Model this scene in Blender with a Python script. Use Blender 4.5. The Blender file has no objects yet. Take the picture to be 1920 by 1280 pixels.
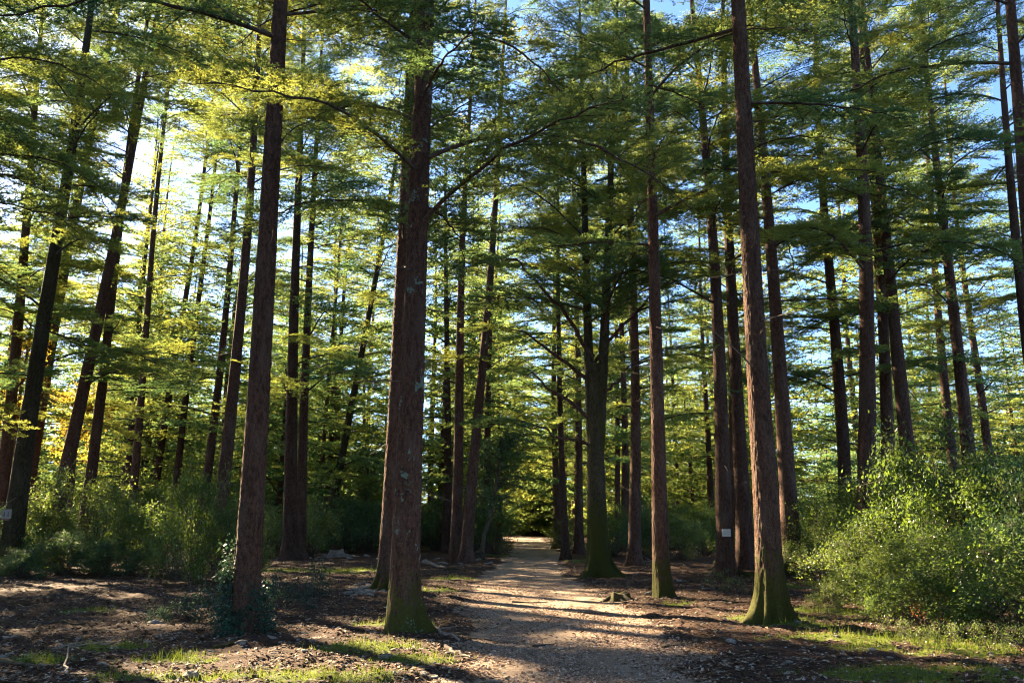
import bpy, math, random
import numpy as np
from mathutils import Vector, Matrix, Euler

R = math.radians
# ------------------------------------------------------------------ camera, sky, sun, exposure
scene = bpy.context.scene
COL = scene.collection
EYE = 1.6
PITCH = R(12.2)
FPX = 1558.0                                   # focal length in photo pixels (1920 wide)
cam_d = bpy.data.cameras.new('camera')
cam_d.sensor_width = 36.0
cam_d.lens = 36.0 * FPX / 1920.0
cam_d.clip_start = 0.05
cam_d.clip_end = 2000
cam = bpy.data.objects.new('camera', cam_d)
COL.objects.link(cam)
cam.location = (0, 0, EYE)
cam.rotation_euler = (R(90) + PITCH, 0, 0)
scene.camera = cam

SUN_AZ, SUN_EL = R(-45.5), R(28)                 # azimuth from +Y, negative = left
SUN = Vector((math.sin(SUN_AZ) * math.cos(SUN_EL), math.cos(SUN_AZ) * math.cos(SUN_EL), math.sin(SUN_EL)))
world = bpy.data.worlds.new('World')
scene.world = world
world.use_nodes = True
wn = world.node_tree
wn.nodes.clear()
sky = wn.nodes.new('ShaderNodeTexSky')
sky.sky_type = 'NISHITA'
sky.sun_disc = False
sky.sun_elevation = SUN_EL
sky.sun_rotation = SUN_AZ
sky.altitude = 700
sky.air_density = 0.65
sky.dust_density = 0.45
sky.ozone_density = 4.5
bg = wn.nodes.new('ShaderNodeBackground')
bg.inputs['Strength'].default_value = 0.058
wo = wn.nodes.new('ShaderNodeOutputWorld')
wn.links.new(sky.outputs[0], bg.inputs[0])
wn.links.new(bg.outputs[0], wo.inputs[0])

sun_d = bpy.data.lights.new('sun', 'SUN')
sun_d.energy = 5.0
sun_d.angle = R(0.53)
sun_d.color = (1.0, 0.79, 0.50)
sun = bpy.data.objects.new('sun', sun_d)
COL.objects.link(sun)
sun.location = (-30, 35, 40)
sun.rotation_euler = SUN.to_track_quat('Z', 'Y').to_euler()

vs = scene.view_settings
vs.view_transform = 'Standard'
vs.look = 'None'
vs.exposure = 3.35
vs.gamma = 1.0
vs.use_curve_mapping = False
cy = scene.cycles
cy.max_bounces = 5
cy.diffuse_bounces = 3
cy.glossy_bounces = 1
cy.transmission_bounces = 3
cy.transparent_max_bounces = 2
cy.volume_bounces = 0
cy.caustics_reflective = False
cy.caustics_refractive = False
cy.sample_clamp_indirect = 4.0
cy.use_adaptive_sampling = True
cy.adaptive_threshold = 0.02
cy.use_denoising = True
cy.denoising_prefilter = 'ACCURATE'
cy.pixel_filter_type = 'BLACKMAN_HARRIS'
cy.filter_width = 1.1

# ------------------------------------------------------------------ helpers
rng = np.random.default_rng(7)
random.seed(7)


def ray(px, py):
    u = (px - 960) / FPX
    v = (640 - py) / FPX
    c, s = math.cos(PITCH), math.sin(PITCH)
    return Vector((u, c - v * s, s + v * c))


def on_ground(px, py):
    d = ray(px, py)
    t = -EYE / d.z
    return (d.x * t, d.y * t)


def at_depth(px, py, Y):
    d = ray(px, py)
    t = Y / d.y
    return Vector((d.x * t, Y, EYE + d.z * t))


def _hash(i, j, k):
    h = (i.astype(np.int64) * 374761393 + j.astype(np.int64) * 668265263 + k.astype(np.int64) * 2147483647) & 0xffffffff
    h = ((h ^ (h >> 13)) * 1274126177) & 0xffffffff
    h = (h ^ (h >> 16)) & 0xffffffff
    return h / 4294967295.0


def vnoise(x, y, z=0.0):
    x, y, z = np.broadcast_arrays(np.asarray(x, float), np.asarray(y, float), np.asarray(z, float))
    i, j, k = np.floor(x), np.floor(y), np.floor(z)
    fx, fy, fz = x - i, y - j, z - k
    fx, fy, fz = (f * f * (3 - 2 * f) for f in (fx, fy, fz))
    i, j, k = i.astype(np.int64), j.astype(np.int64), k.astype(np.int64)
    r = 0
    for a in (0, 1):
        for b in (0, 1):
            for c in (0, 1):
                w = (fx if a else 1 - fx) * (fy if b else 1 - fy) * (fz if c else 1 - fz)
                r = r + w * _hash(i + a, j + b, k + c)
    return r                                   # 0..1


def fbm(x, y, z=0.0, o=3):
    r, a, t = 0, 1.0, 0
    for n in range(o):
        r = r + a * vnoise(x * 2 ** n + 17 * n, y * 2 ** n + 5 * n, z * 2 ** n)
        t += a
        a *= 0.5
    return r / t


def smooth(a, b, x):
    t = np.clip((x - a) / (b - a), 0, 1)
    return t * t * (3 - 2 * t)


# path centre line (x, half width) as a function of y, and heights
PY = np.array([-30, 0, 4, 8, 12, 16, 20, 26, 33, 45, 55, 83, 140.])
PX = np.array([0.6, 0.6, .65, .72, .85, .75, .45, .45, .75, 1.2, 1.5, 1.3, -34])
PW = np.array([1.3, 1.3, 1.3, 1.2, 1.4, 1.6, 1.55, 1.3, 1.3, 1.3, 1.3, 1.2, 1.2])


def path_mask(x, y):
    c = np.interp(y, PY, PX)
    w = np.interp(y, PY, PW) + (fbm(x * 1.1 + 3, y * 1.1 + 9, 0, 3) - .5) * 1.1
    return smooth(.35, -.35, np.abs(x - c) - w)


def h_base(x, y):
    """broad lie of the land"""
    h = (fbm(x * .16 + 40, y * .16 + 11, 0, 2) - .5) * .22
    c = np.interp(y, PY, PX)
    side = np.clip(np.abs(x - c) - 1.5, 0, 12)
    return h * np.clip(side / 4, .25, 1) + .012 * np.minimum(side, 6) + .03 * np.clip(y - 100, 0, 200)


def h_ground(x, y):
    m = path_mask(x, y)
    near = smooth(40, 12, np.hypot(x, y))
    micro = (fbm(x * 3.1, y * 3.1, 0, 3) - .5) * .12 + (vnoise(x * 11, y * 11) - .5) * .03 * near
    return h_base(x, y) + micro * (1 - .8 * m) - .07 * m


def h_path(x, y):
    return h_base(x, y) - .035 + (fbm(x * 5, y * 5, 3, 3) - .5) * .022 + (vnoise(x * 1.3, y * 1.3, 5) - .5) * .03


def h_top(x, y):
    return np.maximum(h_ground(x, y), h_path(x, y) - 3 * (np.abs(x - np.interp(y, PY, PX)) > np.interp(y, PY, PW) + .7))


def gz(x, y):
    return float(h_top(np.array([x]), np.array([y]))[0])


def make_mesh(name, V, tris, mats, mat_idx=None, tint=None, smooth_shade=False, quads=None):
    """V (n,3); tris (m,3); quads (q,4) come after the triangles"""
    me = bpy.data.meshes.new(name)
    V = np.asarray(V, np.float32)
    tris = np.zeros((0, 3), np.int32) if tris is None else np.asarray(tris, np.int32)
    quads = np.zeros((0, 4), np.int32) if quads is None else np.asarray(quads, np.int32)
    me.vertices.add(len(V))
    me.vertices.foreach_set('co', V.ravel())
    nl = tris.size + quads.size
    me.loops.add(nl)
    me.loops.foreach_set('vertex_index', np.concatenate([tris.ravel(), quads.ravel()]).astype(np.int32))
    npoly = len(tris) + len(quads)
    me.polygons.add(npoly)
    ls = np.concatenate([np.arange(len(tris)) * 3, tris.size + np.arange(len(quads)) * 4]).astype(np.int32)
    me.polygons.foreach_set('loop_start', ls)
    for m in mats:
        me.materials.append(m)
    if mat_idx is not None:
        me.polygons.foreach_set('material_index', np.asarray(mat_idx, np.int32))
    if smooth_shade is not False:
        s = np.ones(npoly, bool) if smooth_shade is True else np.asarray(smooth_shade, bool)
        me.polygons.foreach_set('use_smooth', s)
    else:
        me.polygons.foreach_set('use_smooth', np.zeros(npoly, bool))
    if tint is not None:
        a = me.attributes.new('tint', 'FLOAT', 'FACE')
        a.data.foreach_set('value', np.asarray(tint, np.float32))
    me.update(calc_edges=True)
    return me


def obj(name, data, parent=None, loc=(0, 0, 0), rot=(0, 0, 0), scale=(1, 1, 1)):
    o = bpy.data.objects.new(name, data)
    COL.objects.link(o)
    o.location = loc
    o.rotation_euler = rot
    o.scale = scale
    if parent:
        o.parent = parent
    return o


def tag(o, label=None, cat=None, group=None, kind=None):
    if label:
        o['label'] = label
    if cat:
        o['category'] = cat
    if group:
        o['group'] = group
    if kind:
        o['kind'] = kind
    return o


# ------------------------------------------------------------------ materials
def mat(name):
    m = bpy.data.materials.new(name)
    m.use_nodes = True
    nt = m.node_tree
    nt.nodes.clear()
    out = nt.nodes.new('ShaderNodeOutputMaterial')
    return m, nt, out


def N(nt, typ, **kw):
    n = nt.nodes.new(typ)
    for k, v in kw.items():
        if k in n.bl_rna.properties:
            setattr(n, k, v)
        else:
            n.inputs[k.replace('_', ' ')].default_value = v
    return n


def mixc(nt, fac, a, b, blend='MIX'):
    n = nt.nodes.new('ShaderNodeMix')
    n.data_type = 'RGBA'
    n.blend_type = blend
    for sock, val in ((n.inputs[0], fac), (n.inputs[6], a), (n.inputs[7], b)):
        if hasattr(val, 'node'):
            nt.links.new(val, sock)
        elif isinstance(val, (int, float)):
            sock.default_value = val
        else:
            sock.default_value = (*val, 1)
    return n.outputs[2]


def ramp(nt, fac, a, b):
    n = nt.nodes.new('ShaderNodeMapRange')
    n.interpolation_type = 'SMOOTHSTEP'
    n.inputs[1].default_value = a
    n.inputs[2].default_value = b
    nt.links.new(fac, n.inputs[0])
    return n.outputs[0]


def math_n(nt, op, a, b=0.0):
    n = nt.nodes.new('ShaderNodeMath')
    n.operation = op
    for s, v in ((n.inputs[0], a), (n.inputs[1], b)):
        if hasattr(v, 'node'):
            nt.links.new(v, s)
        else:
            s.default_value = v
    return n.outputs[0]


def noise(nt, vec, scale, detail=3, rough=.55, stretch=None):
    n = nt.nodes.new('ShaderNodeTexNoise')
    n.inputs['Scale'].default_value = scale
    n.inputs['Detail'].default_value = detail
    n.inputs['Roughness'].default_value = rough
    if stretch:
        mp = nt.nodes.new('ShaderNodeMapping')
        mp.inputs['Scale'].default_value = stretch
        nt.links.new(vec, mp.inputs[0])
        vec = mp.outputs[0]
    nt.links.new(vec, n.inputs['Vector'])
    return n.outputs[0]


def leaf_material(name, dark, light, trans, tfac, gloss=.0, vary=.35, trans0=None):
    m, nt, out = mat(name)
    at = N(nt, 'ShaderNodeAttribute', attribute_name='tint')
    oi = nt.nodes.new('ShaderNodeObjectInfo')
    f = math_n(nt, 'ADD', math_n(nt, 'MULTIPLY', at.outputs['Fac'], 1 - vary), math_n(nt, 'MULTIPLY', oi.outputs['Random'], vary))
    c = mixc(nt, f, dark, light)
    ct = mixc(nt, f, trans0 or tuple(t * .75 for t in trans), trans)
    d = N(nt, 'ShaderNodeBsdfDiffuse')
    t = N(nt, 'ShaderNodeBsdfTranslucent')
    nt.links.new(c, d.inputs[0])
    nt.links.new(ct, t.inputs[0])
    mx = N(nt, 'ShaderNodeMixShader')
    mx.inputs[0].default_value = tfac
    nt.links.new(d.outputs[0], mx.inputs[1])
    nt.links.new(t.outputs[0], mx.inputs[2])
    last = mx
    if gloss:
        g = N(nt, 'ShaderNodeBsdfGlossy', Roughness=.5)
        g.inputs[0].default_value = (1, 1, 1, 1)
        fr = N(nt, 'ShaderNodeFresnel', IOR=1.45)
        gf = math_n(nt, 'MULTIPLY', fr.outputs[0], gloss)
        m2 = N(nt, 'ShaderNodeMixShader')
        nt.links.new(gf, m2.inputs[0])
        nt.links.new(mx.outputs[0], m2.inputs[1])
        nt.links.new(g.outputs[0], m2.inputs[2])
        last = m2
    nt.links.new(last.outputs[0], out.inputs[0])
    return m


M = {}
M['needle'] = leaf_material('cedar_needles', (.012, .062, .048), (.090, .138, .036), (.68, .66, .10), .45, vary=.55, trans0=(.16, .38, .15))
M['leaf'] = leaf_material('evergreen_leaf', (.015, .044, .012), (.052, .096, .020), (.26, .38, .04), .36, gloss=.2)
M['leaf_pale'] = leaf_material('pale_shrub_leaf', (.030, .066, .015), (.080, .125, .027), (.32, .42, .055), .38, gloss=.3)
M['leaf_dark'] = leaf_material('dark_shrub_leaf', (.022, .060, .030), (.055, .105, .042), (.18, .32, .07), .33, gloss=.2)
M['leaf_low'] = leaf_material('bluish_plant_leaf', (.012, .036, .028), (.034, .066, .044), (.06, .12, .05), .22, gloss=.15)
M['leaf_yellow'] = leaf_material('autumn_leaf', (.34, .20, .02), (.50, .34, .04), (.70, .50, .05), .5)
M['leaf_rust'] = leaf_material('rust_leaf', (.16, .06, .02), (.30, .12, .04), (.4, .16, .04), .35)
M['grass'] = leaf_material('grass_blade', (.060, .105, .018), (.130, .170, .030), (.25, .30, .04), .35)


def bark_material(name, c0, c1, c2, fine=True):
    m, nt, out = mat(name)
    tc = nt.nodes.new('ShaderNodeTexCoord')
    P = tc.outputs['Object']
    oi = nt.nodes.new('ShaderNodeObjectInfo')
    sep = nt.nodes.new('ShaderNodeSeparateXYZ')
    nt.links.new(P, sep.inputs[0])
    big = noise(nt, P, 1.0, 5, .65, (22, 22, 9))
    mid = noise(nt, P, 1.0, 3, .5, (5, 5, 1.2))
    vor = nt.nodes.new('ShaderNodeTexVoronoi')
    vor.feature = 'DISTANCE_TO_EDGE'
    mp = nt.nodes.new('ShaderNodeMapping')
    mp.inputs['Scale'].default_value = (19, 19, 8.5)
    nt.links.new(P, mp.inputs[0])
    wob = nt.nodes.new('ShaderNodeVectorMath')
    wob.operation = 'ADD'
    nz = nt.nodes.new('ShaderNodeTexNoise')
    nz.inputs['Scale'].default_value = 9
    nt.links.new(P, nz.inputs[0])
    nt.links.new(mp.outputs[0], wob.inputs[0])
    nt.links.new(nz.outputs[1], wob.inputs[1])
    nt.links.new(wob.outputs[0], vor.inputs['Vector'])
    crack = ramp(nt, vor.outputs['Distance'], .0, .16)
    col = mixc(nt, ramp(nt, big, .3, .72), c0, c1)
    col = mixc(nt, math_n(nt, 'MULTIPLY', ramp(nt, mid, .45, .75), .6), col, c2)
    col = mixc(nt, crack, tuple(.40 * v for v in c0), col)
    hv = N(nt, 'ShaderNodeHueSaturation')
    nt.links.new(col, hv.inputs['Color'])
    nt.links.new(math_n(nt, 'ADD', math_n(nt, 'MULTIPLY', oi.outputs['Random'], .5), .75), hv.inputs['Value'])
    col = hv.outputs[0]
    # moss from the foot upwards, amount set per trunk
    moss = N(nt, 'ShaderNodeAttribute', attribute_type='OBJECT', attribute_name='moss')
    mn = noise(nt, P, 3.2, 5, .65)
    rise = math_n(nt, 'MULTIPLY', sep.outputs[2], -.45)
    mm = math_n(nt, 'ADD', math_n(nt, 'ADD', rise, mn), math_n(nt, 'SUBTRACT', math_n(nt, 'MULTIPLY', moss.outputs['Fac'], 1.7), .35))
    mossf = math_n(nt, 'MULTIPLY', ramp(nt, math_n(nt, 'ADD', mm, math_n(nt, 'ADD', math_n(nt, 'MULTIPLY', math_n(nt, 'SUBTRACT', big, .5), .9), math_n(nt, 'MULTIPLY', math_n(nt, 'SUBTRACT', noise(nt, P, 9, 4, .7), .5), .7))), .50, .76), .92)
    mc = mixc(nt, noise(nt, P, 30, 2), (.026, .036, .006), (.130, .130, .016))
    col = mixc(nt, mossf, col, mc)
    # pale lichen plates
    lich = N(nt, 'ShaderNodeAttribute', attribute_type='OBJECT', attribute_name='lichen')
    ln = noise(nt, P, 2.3, 6, .72)
    ln2 = noise(nt, P, 26, 2, .5)
    lf = ramp(nt, math_n(nt, 'ADD', math_n(nt, 'ADD', ln, math_n(nt, 'MULTIPLY', ln2, .25)), lich.outputs['Fac']), .96, 1.02)
    col = mixc(nt, lf, col, mixc(nt, ln2, (.12, .20, .15), (.26, .36, .28)))
    bs = N(nt, 'ShaderNodeBsdfPrincipled', Roughness=.92)
    bs.inputs['Specular IOR Level'].default_value = .2
    nt.links.new(col, bs.inputs['Base Color'])
    bp = N(nt, 'ShaderNodeBump', Strength=1.0, Distance=.03)
    hh = math_n(nt, 'ADD', crack, math_n(nt, 'MULTIPLY', big, .8))
    nt.links.new(hh, bp.inputs['Height'])
    nt.links.new(bp.outputs[0], bs.inputs['Normal'])
    nt.links.new(bs.outputs[0], out.inputs[0])
    return m


M['bark'] = bark_material('cedar_bark', (.080, .040, .027), (.265, .140, .092), (.280, .195, .150))
M['bark_mossy'] = bark_material('mossy_bark', (.055, .045, .022), (.165, .135, .062), (.210, .170, .110))


def simple_mat(name, a, b, scale, rough=.9, bump=.4, dist=.01, stretch=None, objrand=.4):
    m, nt, out = mat(name)
    tc = nt.nodes.new('ShaderNodeTexCoord')
    oi = nt.nodes.new('ShaderNodeObjectInfo')
    n = noise(nt, tc.outputs['Object'], scale, 4, .6, stretch)
    col = mixc(nt, ramp(nt, n, .3, .7), a, b)
    hv = N(nt, 'ShaderNodeHueSaturation')
    nt.links.new(col, hv.inputs['Color'])
    nt.links.new(math_n(nt, 'ADD', math_n(nt, 'MULTIPLY', oi.outputs['Random'], objrand), 1 - objrand / 2), hv.inputs['Value'])
    bs = N(nt, 'ShaderNodeBsdfPrincipled', Roughness=rough)
    bs.inputs['Specular IOR Level'].default_value = .25
    nt.links.new(hv.outputs[0], bs.inputs['Base Color'])
    bp = N(nt, 'ShaderNodeBump', Strength=bump, Distance=dist)
    nt.links.new(n, bp.inputs['Height'])
    nt.links.new(bp.outputs[0], bs.inputs['Normal'])
    nt.links.new(bs.outputs[0], out.inputs[0])
    return m


M['twig'] = simple_mat('branch_bark', (.035, .024, .018), (.095, .070, .052), 14)
M['deadwood'] = simple_mat('dead_wood', (.13, .10, .08), (.26, .21, .17), 12, stretch=(1, 1, 1))
M['deadtwig'] = simple_mat('dead_twig', (.075, .056, .042), (.18, .145, .115), 14)
M['stem'] = simple_mat('shrub_stem', (.045, .032, .022), (.11, .085, .06), 12)
M['stone'] = simple_mat('limestone', (.11, .095, .08), (.27, .245, .215), 7, bump=.8)
M['stump'] = simple_mat('stump_wood', (.030, .024, .014), (.085, .060, .034), 9, bump=.8, dist=.03)


def tint_mat(name, cols, rough=.85, trans=0):
    m, nt, out = mat(name)
    at = N(nt, 'ShaderNodeAttribute', attribute_name='tint')
    cr = nt.nodes.new('ShaderNodeValToRGB')
    cr.color_ramp.interpolation = 'CONSTANT'
    e = cr.color_ramp.elements
    while len(e) > 1:
        e.remove(e[-1])
    e[0].position = 0
    e[0].color = (*cols[0], 1)
    for i, c in enumerate(cols[1:], 1):
        x = e.new(i / len(cols))
        x.color = (*c, 1)
    nt.links.new(at.outputs['Fac'], cr.inputs[0])
    bs = N(nt, 'ShaderNodeBsdfPrincipled', Roughness=rough)
    bs.inputs['Specular IOR Level'].default_value = .25
    nt.links.new(cr.outputs[0], bs.inputs['Base Color'])
    nt.links.new(bs.outputs[0], out.inputs[0])
    return m


M['litter'] = tint_mat('fallen_leaves', [(.085, .040, .022), (.14, .066, .034), (.035, .021, .015), (.19, .125, .082), (.085, .048, .030), (.30, .235, .175), (.045, .027, .019), (.14, .075, .045), (.24, .20, .165)])
M['chips'] = tint_mat('path_chips', [(.38, .265, .20), (.28, .185, .135), (.45, .335, .26), (.18, .11, .075), (.33, .23, .17), (.50, .40, .33), (.24, .155, .11)])
M['pebble'] = tint_mat('pebbles', [(.30, .27, .235), (.22, .19, .16), (.38, .35, .31), (.16, .13, .11)])


def ground_material():
    m, nt, out = mat('forest_floor')
    tc = nt.nodes.new('ShaderNodeTexCoord')
    P = tc.outputs['Object']
    n1 = noise(nt, P, .55, 4, .6)
    n2 = noise(nt, P, 9, 5, .7)
    n3 = noise(nt, P, 48, 4, .7)
    col = mixc(nt, ramp(nt, n2, .32, .70), (.030, .017, .012), (.088, .048, .032))
    col = mixc(nt, math_n(nt, 'MULTIPLY', ramp(nt, n3, .58, .76), .6), col, (.17, .12, .088))
    g = nt.nodes.new('ShaderNodeAttribute')
    g.attribute_name = 'grass'
    gm = ramp(nt, math_n(nt, 'ADD', g.outputs['Fac'], math_n(nt, 'MULTIPLY', math_n(nt, 'SUBTRACT', n2, .5), .9)), .42, .68)
    gc = mixc(nt, n3, (.050, .080, .014), (.125, .135, .026))
    col = mixc(nt, gm, col, gc)
    pth = nt.nodes.new('ShaderNodeAttribute')
    pth.attribute_name = 'gravel'
    pf = ramp(nt, math_n(nt, 'ADD', pth.outputs['Fac'], math_n(nt, 'MULTIPLY', math_n(nt, 'SUBTRACT', n2, .5), 1.2)), .35, .75)
    col = mixc(nt, pf, col, mixc(nt, ramp(nt, n3, .35, .65), (.19, .125, .085), (.38, .285, .21)))
    bs = N(nt, 'ShaderNodeBsdfPrincipled', Roughness=.95)
    bs.inputs['Specular IOR Level'].default_value = .15
    nt.links.new(col, bs.inputs['Base Color'])
    bp = N(nt, 'ShaderNodeBump', Strength=.9, Distance=.03)
    nt.links.new(math_n(nt, 'ADD', n2, math_n(nt, 'MULTIPLY', n3, .5)), bp.inputs['Height'])
    nt.links.new(bp.outputs[0], bs.inputs['Normal'])
    nt.links.new(bs.outputs[0], out.inputs[0])
    return m


def path_material():
    m, nt, out = mat('wood_chip_path')
    tc = nt.nodes.new('ShaderNodeTexCoord')
    P = tc.outputs['Object']
    n1 = noise(nt, P, .8, 4, .6)
    n2 = noise(nt, P, 14, 5, .7)
    n3 = noise(nt, P, 60, 4, .7)
    col = mixc(nt, ramp(nt, n3, .35, .66), (.20, .14, .10), (.42, .325, .25))
    col = mixc(nt, math_n(nt, 'MULTIPLY', ramp(nt, n2, .45, .7), .55), col, (.17, .105, .072))
    col = mixc(nt, math_n(nt, 'MULTIPLY', ramp(nt, n1, .5, .72), .35), col, (.36, .30, .25))
    n4 = noise(nt, P, 1.0, 4, .6, (1.5, .35, 1))
    col = mixc(nt, math_n(nt, 'MULTIPLY', ramp(nt, n4, .48, .68), .6), col, (.125, .082, .056))
    bs = N(nt, 'ShaderNodeBsdfPrincipled', Roughness=.95)
    bs.inputs['Specular IOR Level'].default_value = .15
    nt.links.new(col, bs.inputs['Base Color'])
    bp = N(nt, 'ShaderNodeBump', Strength=1.0, Distance=.025)
    nt.links.new(math_n(nt, 'ADD', n2, math_n(nt, 'MULTIPLY', n3, .8)), bp.inputs['Height'])
    nt.links.new(bp.outputs[0], bs.inputs['Normal'])
    nt.links.new(bs.outputs[0], out.inputs[0])
    return m


M['ground'] = ground_material()
M['path'] = path_material()

# ------------------------------------------------------------------ ground and path
# patches of grass and moss: (photo px x, y, rx m, ry m)
GRASS = [(330, 1240, .7, .45), (430, 1268, .5, .25), (600, 1268, 1.0, .45), (680, 1215, .9, .5), (770, 1235, .7, .4), (660, 1075, 2.4, 1.5),
         (850, 1086, .9, .6), (740, 1170, .8, .5), (820, 1108, .6, .5), (520, 1075, 1.5, 1.2), (1260, 1135, .5, .3), (1440, 1165, 1.0, .5),
         (1600, 1200, 1.6, .5), (1760, 1215, 1.8, .6), (1880, 1225, 1.6, .8), (1700, 1265, 1.6, .5), (1500, 1175, .8, .4), (1850, 1275, 1.4, .5),
         (930, 1040, 1.6, 1.6), (1100, 1050, 1.4, 1.8), (830, 1030, 2.4, 1.6), (980, 1003, 1.2, 6), (1580, 1100, 2.0, 1.5), (90, 1245, .6, .4),
         (160, 1150, .6, .35), (210, 1215, .7, .4), (1560, 1150, 1.3, .6), (250, 1275, .6, .3)]
GR = [(*on_ground(a, b), c, d) for a, b, c, d in GRASS]


def grass_mask(x, y):
    g = np.zeros_like(x)
    for gx, gy, rx, ry in GR:
        g = np.maximum(g, smooth(1.35, .35, np.hypot((x - gx) / rx, (y - gy) / ry)))
    g = g * (1 - .85 * path_mask(x, y))
    return g * smooth(.42, .68, fbm(x * 2.2 + 31, y * 2.2 + 8, 2, 3) + .22 * g)


def axis(lo, hi, fine_lo, fine_hi, step, grow):
    a = list(np.arange(fine_lo, fine_hi + 1e-6, step))
    s, v = step, fine_lo
    left = []
    while v > lo:
        s *= grow
        v -= s
        left.append(v)
    s, v = step, fine_hi
    right = []
    while v < hi:
        s *= grow
        v += s
        right.append(v)
    return np.array(left[::-1] + a + right)


def grid_mesh(name, xs, ys, hf, mats):
    X, Y = np.meshgrid(xs, ys)
    Z = hf(X, Y)
    V = np.stack([X, Y, Z], -1).reshape(-1, 3)
    nx, ny = len(xs), len(ys)
    i = np.arange(ny - 1)[:, None] * nx + np.arange(nx - 1)[None]
    q = np.stack([i, i + 1, i + nx + 1, i + nx], -1).reshape(-1, 4)
    return make_mesh(name, V, None, mats, quads=q, smooth_shade=True), X, Y


xs = axis(-600, 600, -8, 8.5, .06, 1.045)
ys = axis(-300, 900, 6.5, 24, .06, 1.04)
gme, GX, GY = grid_mesh('ground', xs, ys, h_ground, [M['ground']])
for nm, arr in (('grass', grass_mask(GX, GY)), ('gravel', path_mask(GX, GY))):
    a = gme.attributes.new(nm, 'FLOAT', 'POINT')
    a.data.foreach_set('value', arr.ravel().astype(np.float32))
ground = tag(obj('ground', gme), 'dark forest floor of soil and leaf litter under the cedars', 'ground', kind='structure')

pys = axis(-30, 140, 6.5, 24, .07, 1.05)
pu = np.linspace(-1, 1, 70)
PYY, PU = np.meshgrid(pys, pu, indexing='ij')
PXX = np.interp(PYY, PY, PX) + PU * (np.interp(PYY, PY, PW) + .85)
PZ = h_path(PXX, PYY) - .10 * smooth(.80, 1.0, np.abs(PU))
n0, n1 = PYY.shape
ii = np.arange(n0 - 1)[:, None] * n1 + np.arange(n1 - 1)[None]
pme = make_mesh('path', np.stack([PXX, PYY, PZ], -1).reshape(-1, 3), None, [M['path']],
                quads=np.stack([ii, ii + 1, ii + n1 + 1, ii + n1], -1).reshape(-1, 4), smooth_shade=True)
tag(obj('path', pme), 'pale wood chip footpath running straight through the forest', 'path', kind='structure')


# ------------------------------------------------------------------ mesh builders
class Geo:
    def __init__(self):
        self.V, self.T, self.M, self.C, self.S = [], [], [], [], []
        self.n = 0

    def add(self, V, T, mi=0, tint=None, sm=False):
        V = np.asarray(V, float).reshape(-1, 3)
        T = np.asarray(T, int).reshape(-1, 3)
        self.V.append(V)
        self.T.append(T + self.n)
        self.n += len(V)
        self.M.append(np.full(len(T), mi))
        self.C.append(np.full(len(T), .5) if tint is None else np.broadcast_to(tint, (len(T),)))
        self.S.append(np.full(len(T), sm))

    def mesh(self, name, mats):
        return make_mesh(name, np.concatenate(self.V), np.concatenate(self.T), mats, np.concatenate(self.M), np.concatenate(self.C), np.concatenate(self.S))

    def tube(self, P, rad, sides=5, mi=0, cap=False):
        P = np.asarray(P, float)
        rad = np.broadcast_to(rad, (len(P),))
        T = np.gradient(P, axis=0)
        T /= np.linalg.norm(T, axis=1)[:, None] + 1e-9
        up = np.array([0, 0, 1.]) if abs(T[0, 2]) < .9 else np.array([1., 0, 0])
        A = np.cross(T, up)
        A /= np.linalg.norm(A, axis=1)[:, None] + 1e-9
        B = np.cross(T, A)
        th = np.arange(sides) * 2 * np.pi / sides
        V = P[:, None] + rad[:, None, None] * (np.cos(th)[None, :, None] * A[:, None] + np.sin(th)[None, :, None] * B[:, None])
        n = len(P)
        i = np.arange(n - 1)[:, None] * sides
        j = np.arange(sides)[None]
        k = (np.arange(sides) + 1)[None] % sides
        a, b, c, d = i + j, i + k, i + sides + k, i + sides + j
        tr = np.concatenate([np.stack([a, b, c], -1).reshape(-1, 3), np.stack([a, c, d], -1).reshape(-1, 3)])
        V = V.reshape(-1, 3)
        if cap:
            V = np.concatenate([V, P[-1:]])
            e = (n - 1) * sides
            tr = np.concatenate([tr, np.stack([e + np.arange(sides), e + (np.arange(sides) + 1) % sides, np.full(sides, len(V) - 1)], -1)])
        self.add(V, tr, mi, None, True)

    def spikes(self, A, B, r, mi=0):
        """many thin three sided cones from A to B"""
        A, B = np.asarray(A, float), np.asarray(B, float)
        n = len(A)
        D = B - A
        D /= np.linalg.norm(D, axis=1)[:, None] + 1e-9
        u = np.cross(D, np.array([.13, .21, .97]))
        u /= np.linalg.norm(u, axis=1)[:, None] + 1e-9
        w = np.cross(D, u)
        r = np.broadcast_to(r, (n,))[:, None]
        V = np.stack([A + u * r, A - .5 * u * r + .87 * w * r, A - .5 * u * r - .87 * w * r, B], 1).reshape(-1, 3)
        b = np.arange(n)[:, None] * 4
        T = np.concatenate([b + np.array([[0, 1, 3]]), b + np.array([[1, 2, 3]]), b + np.array([[2, 0, 3]])])
        self.add(V, T, mi, None, True)

    def blades(self, A, D, W, mi=0, tint=None):
        """triangles: base centre A, vector D to the tip, half width vector W"""
        n = len(A)
        V = np.stack([A - W, A + W, A + D], 1).reshape(-1, 3)
        self.add(V, np.arange(3 * n).reshape(-1, 3), mi, tint)

    def leaves(self, A, D, W, fold, mi=0, tint=None):
        """two triangle leaves folded on the midrib: A stalk, D to tip, W half width, fold normal offset"""
        n = len(A)
        mid = A + D * .5 + fold
        V = np.stack([A, mid + W, A + D, mid - W], 1).reshape(-1, 3)
        b = np.arange(n)[:, None] * 4
        T = np.stack([b + np.array([[0, 1, 2]]), b + np.array([[0, 2, 3]])], 1).reshape(-1, 3)
        t = None if tint is None else np.repeat(tint, 2)
        self.add(V, T, mi, t)


def unit(v):
    return v / (np.linalg.norm(v, axis=-1, keepdims=True) + 1e-9)


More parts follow.
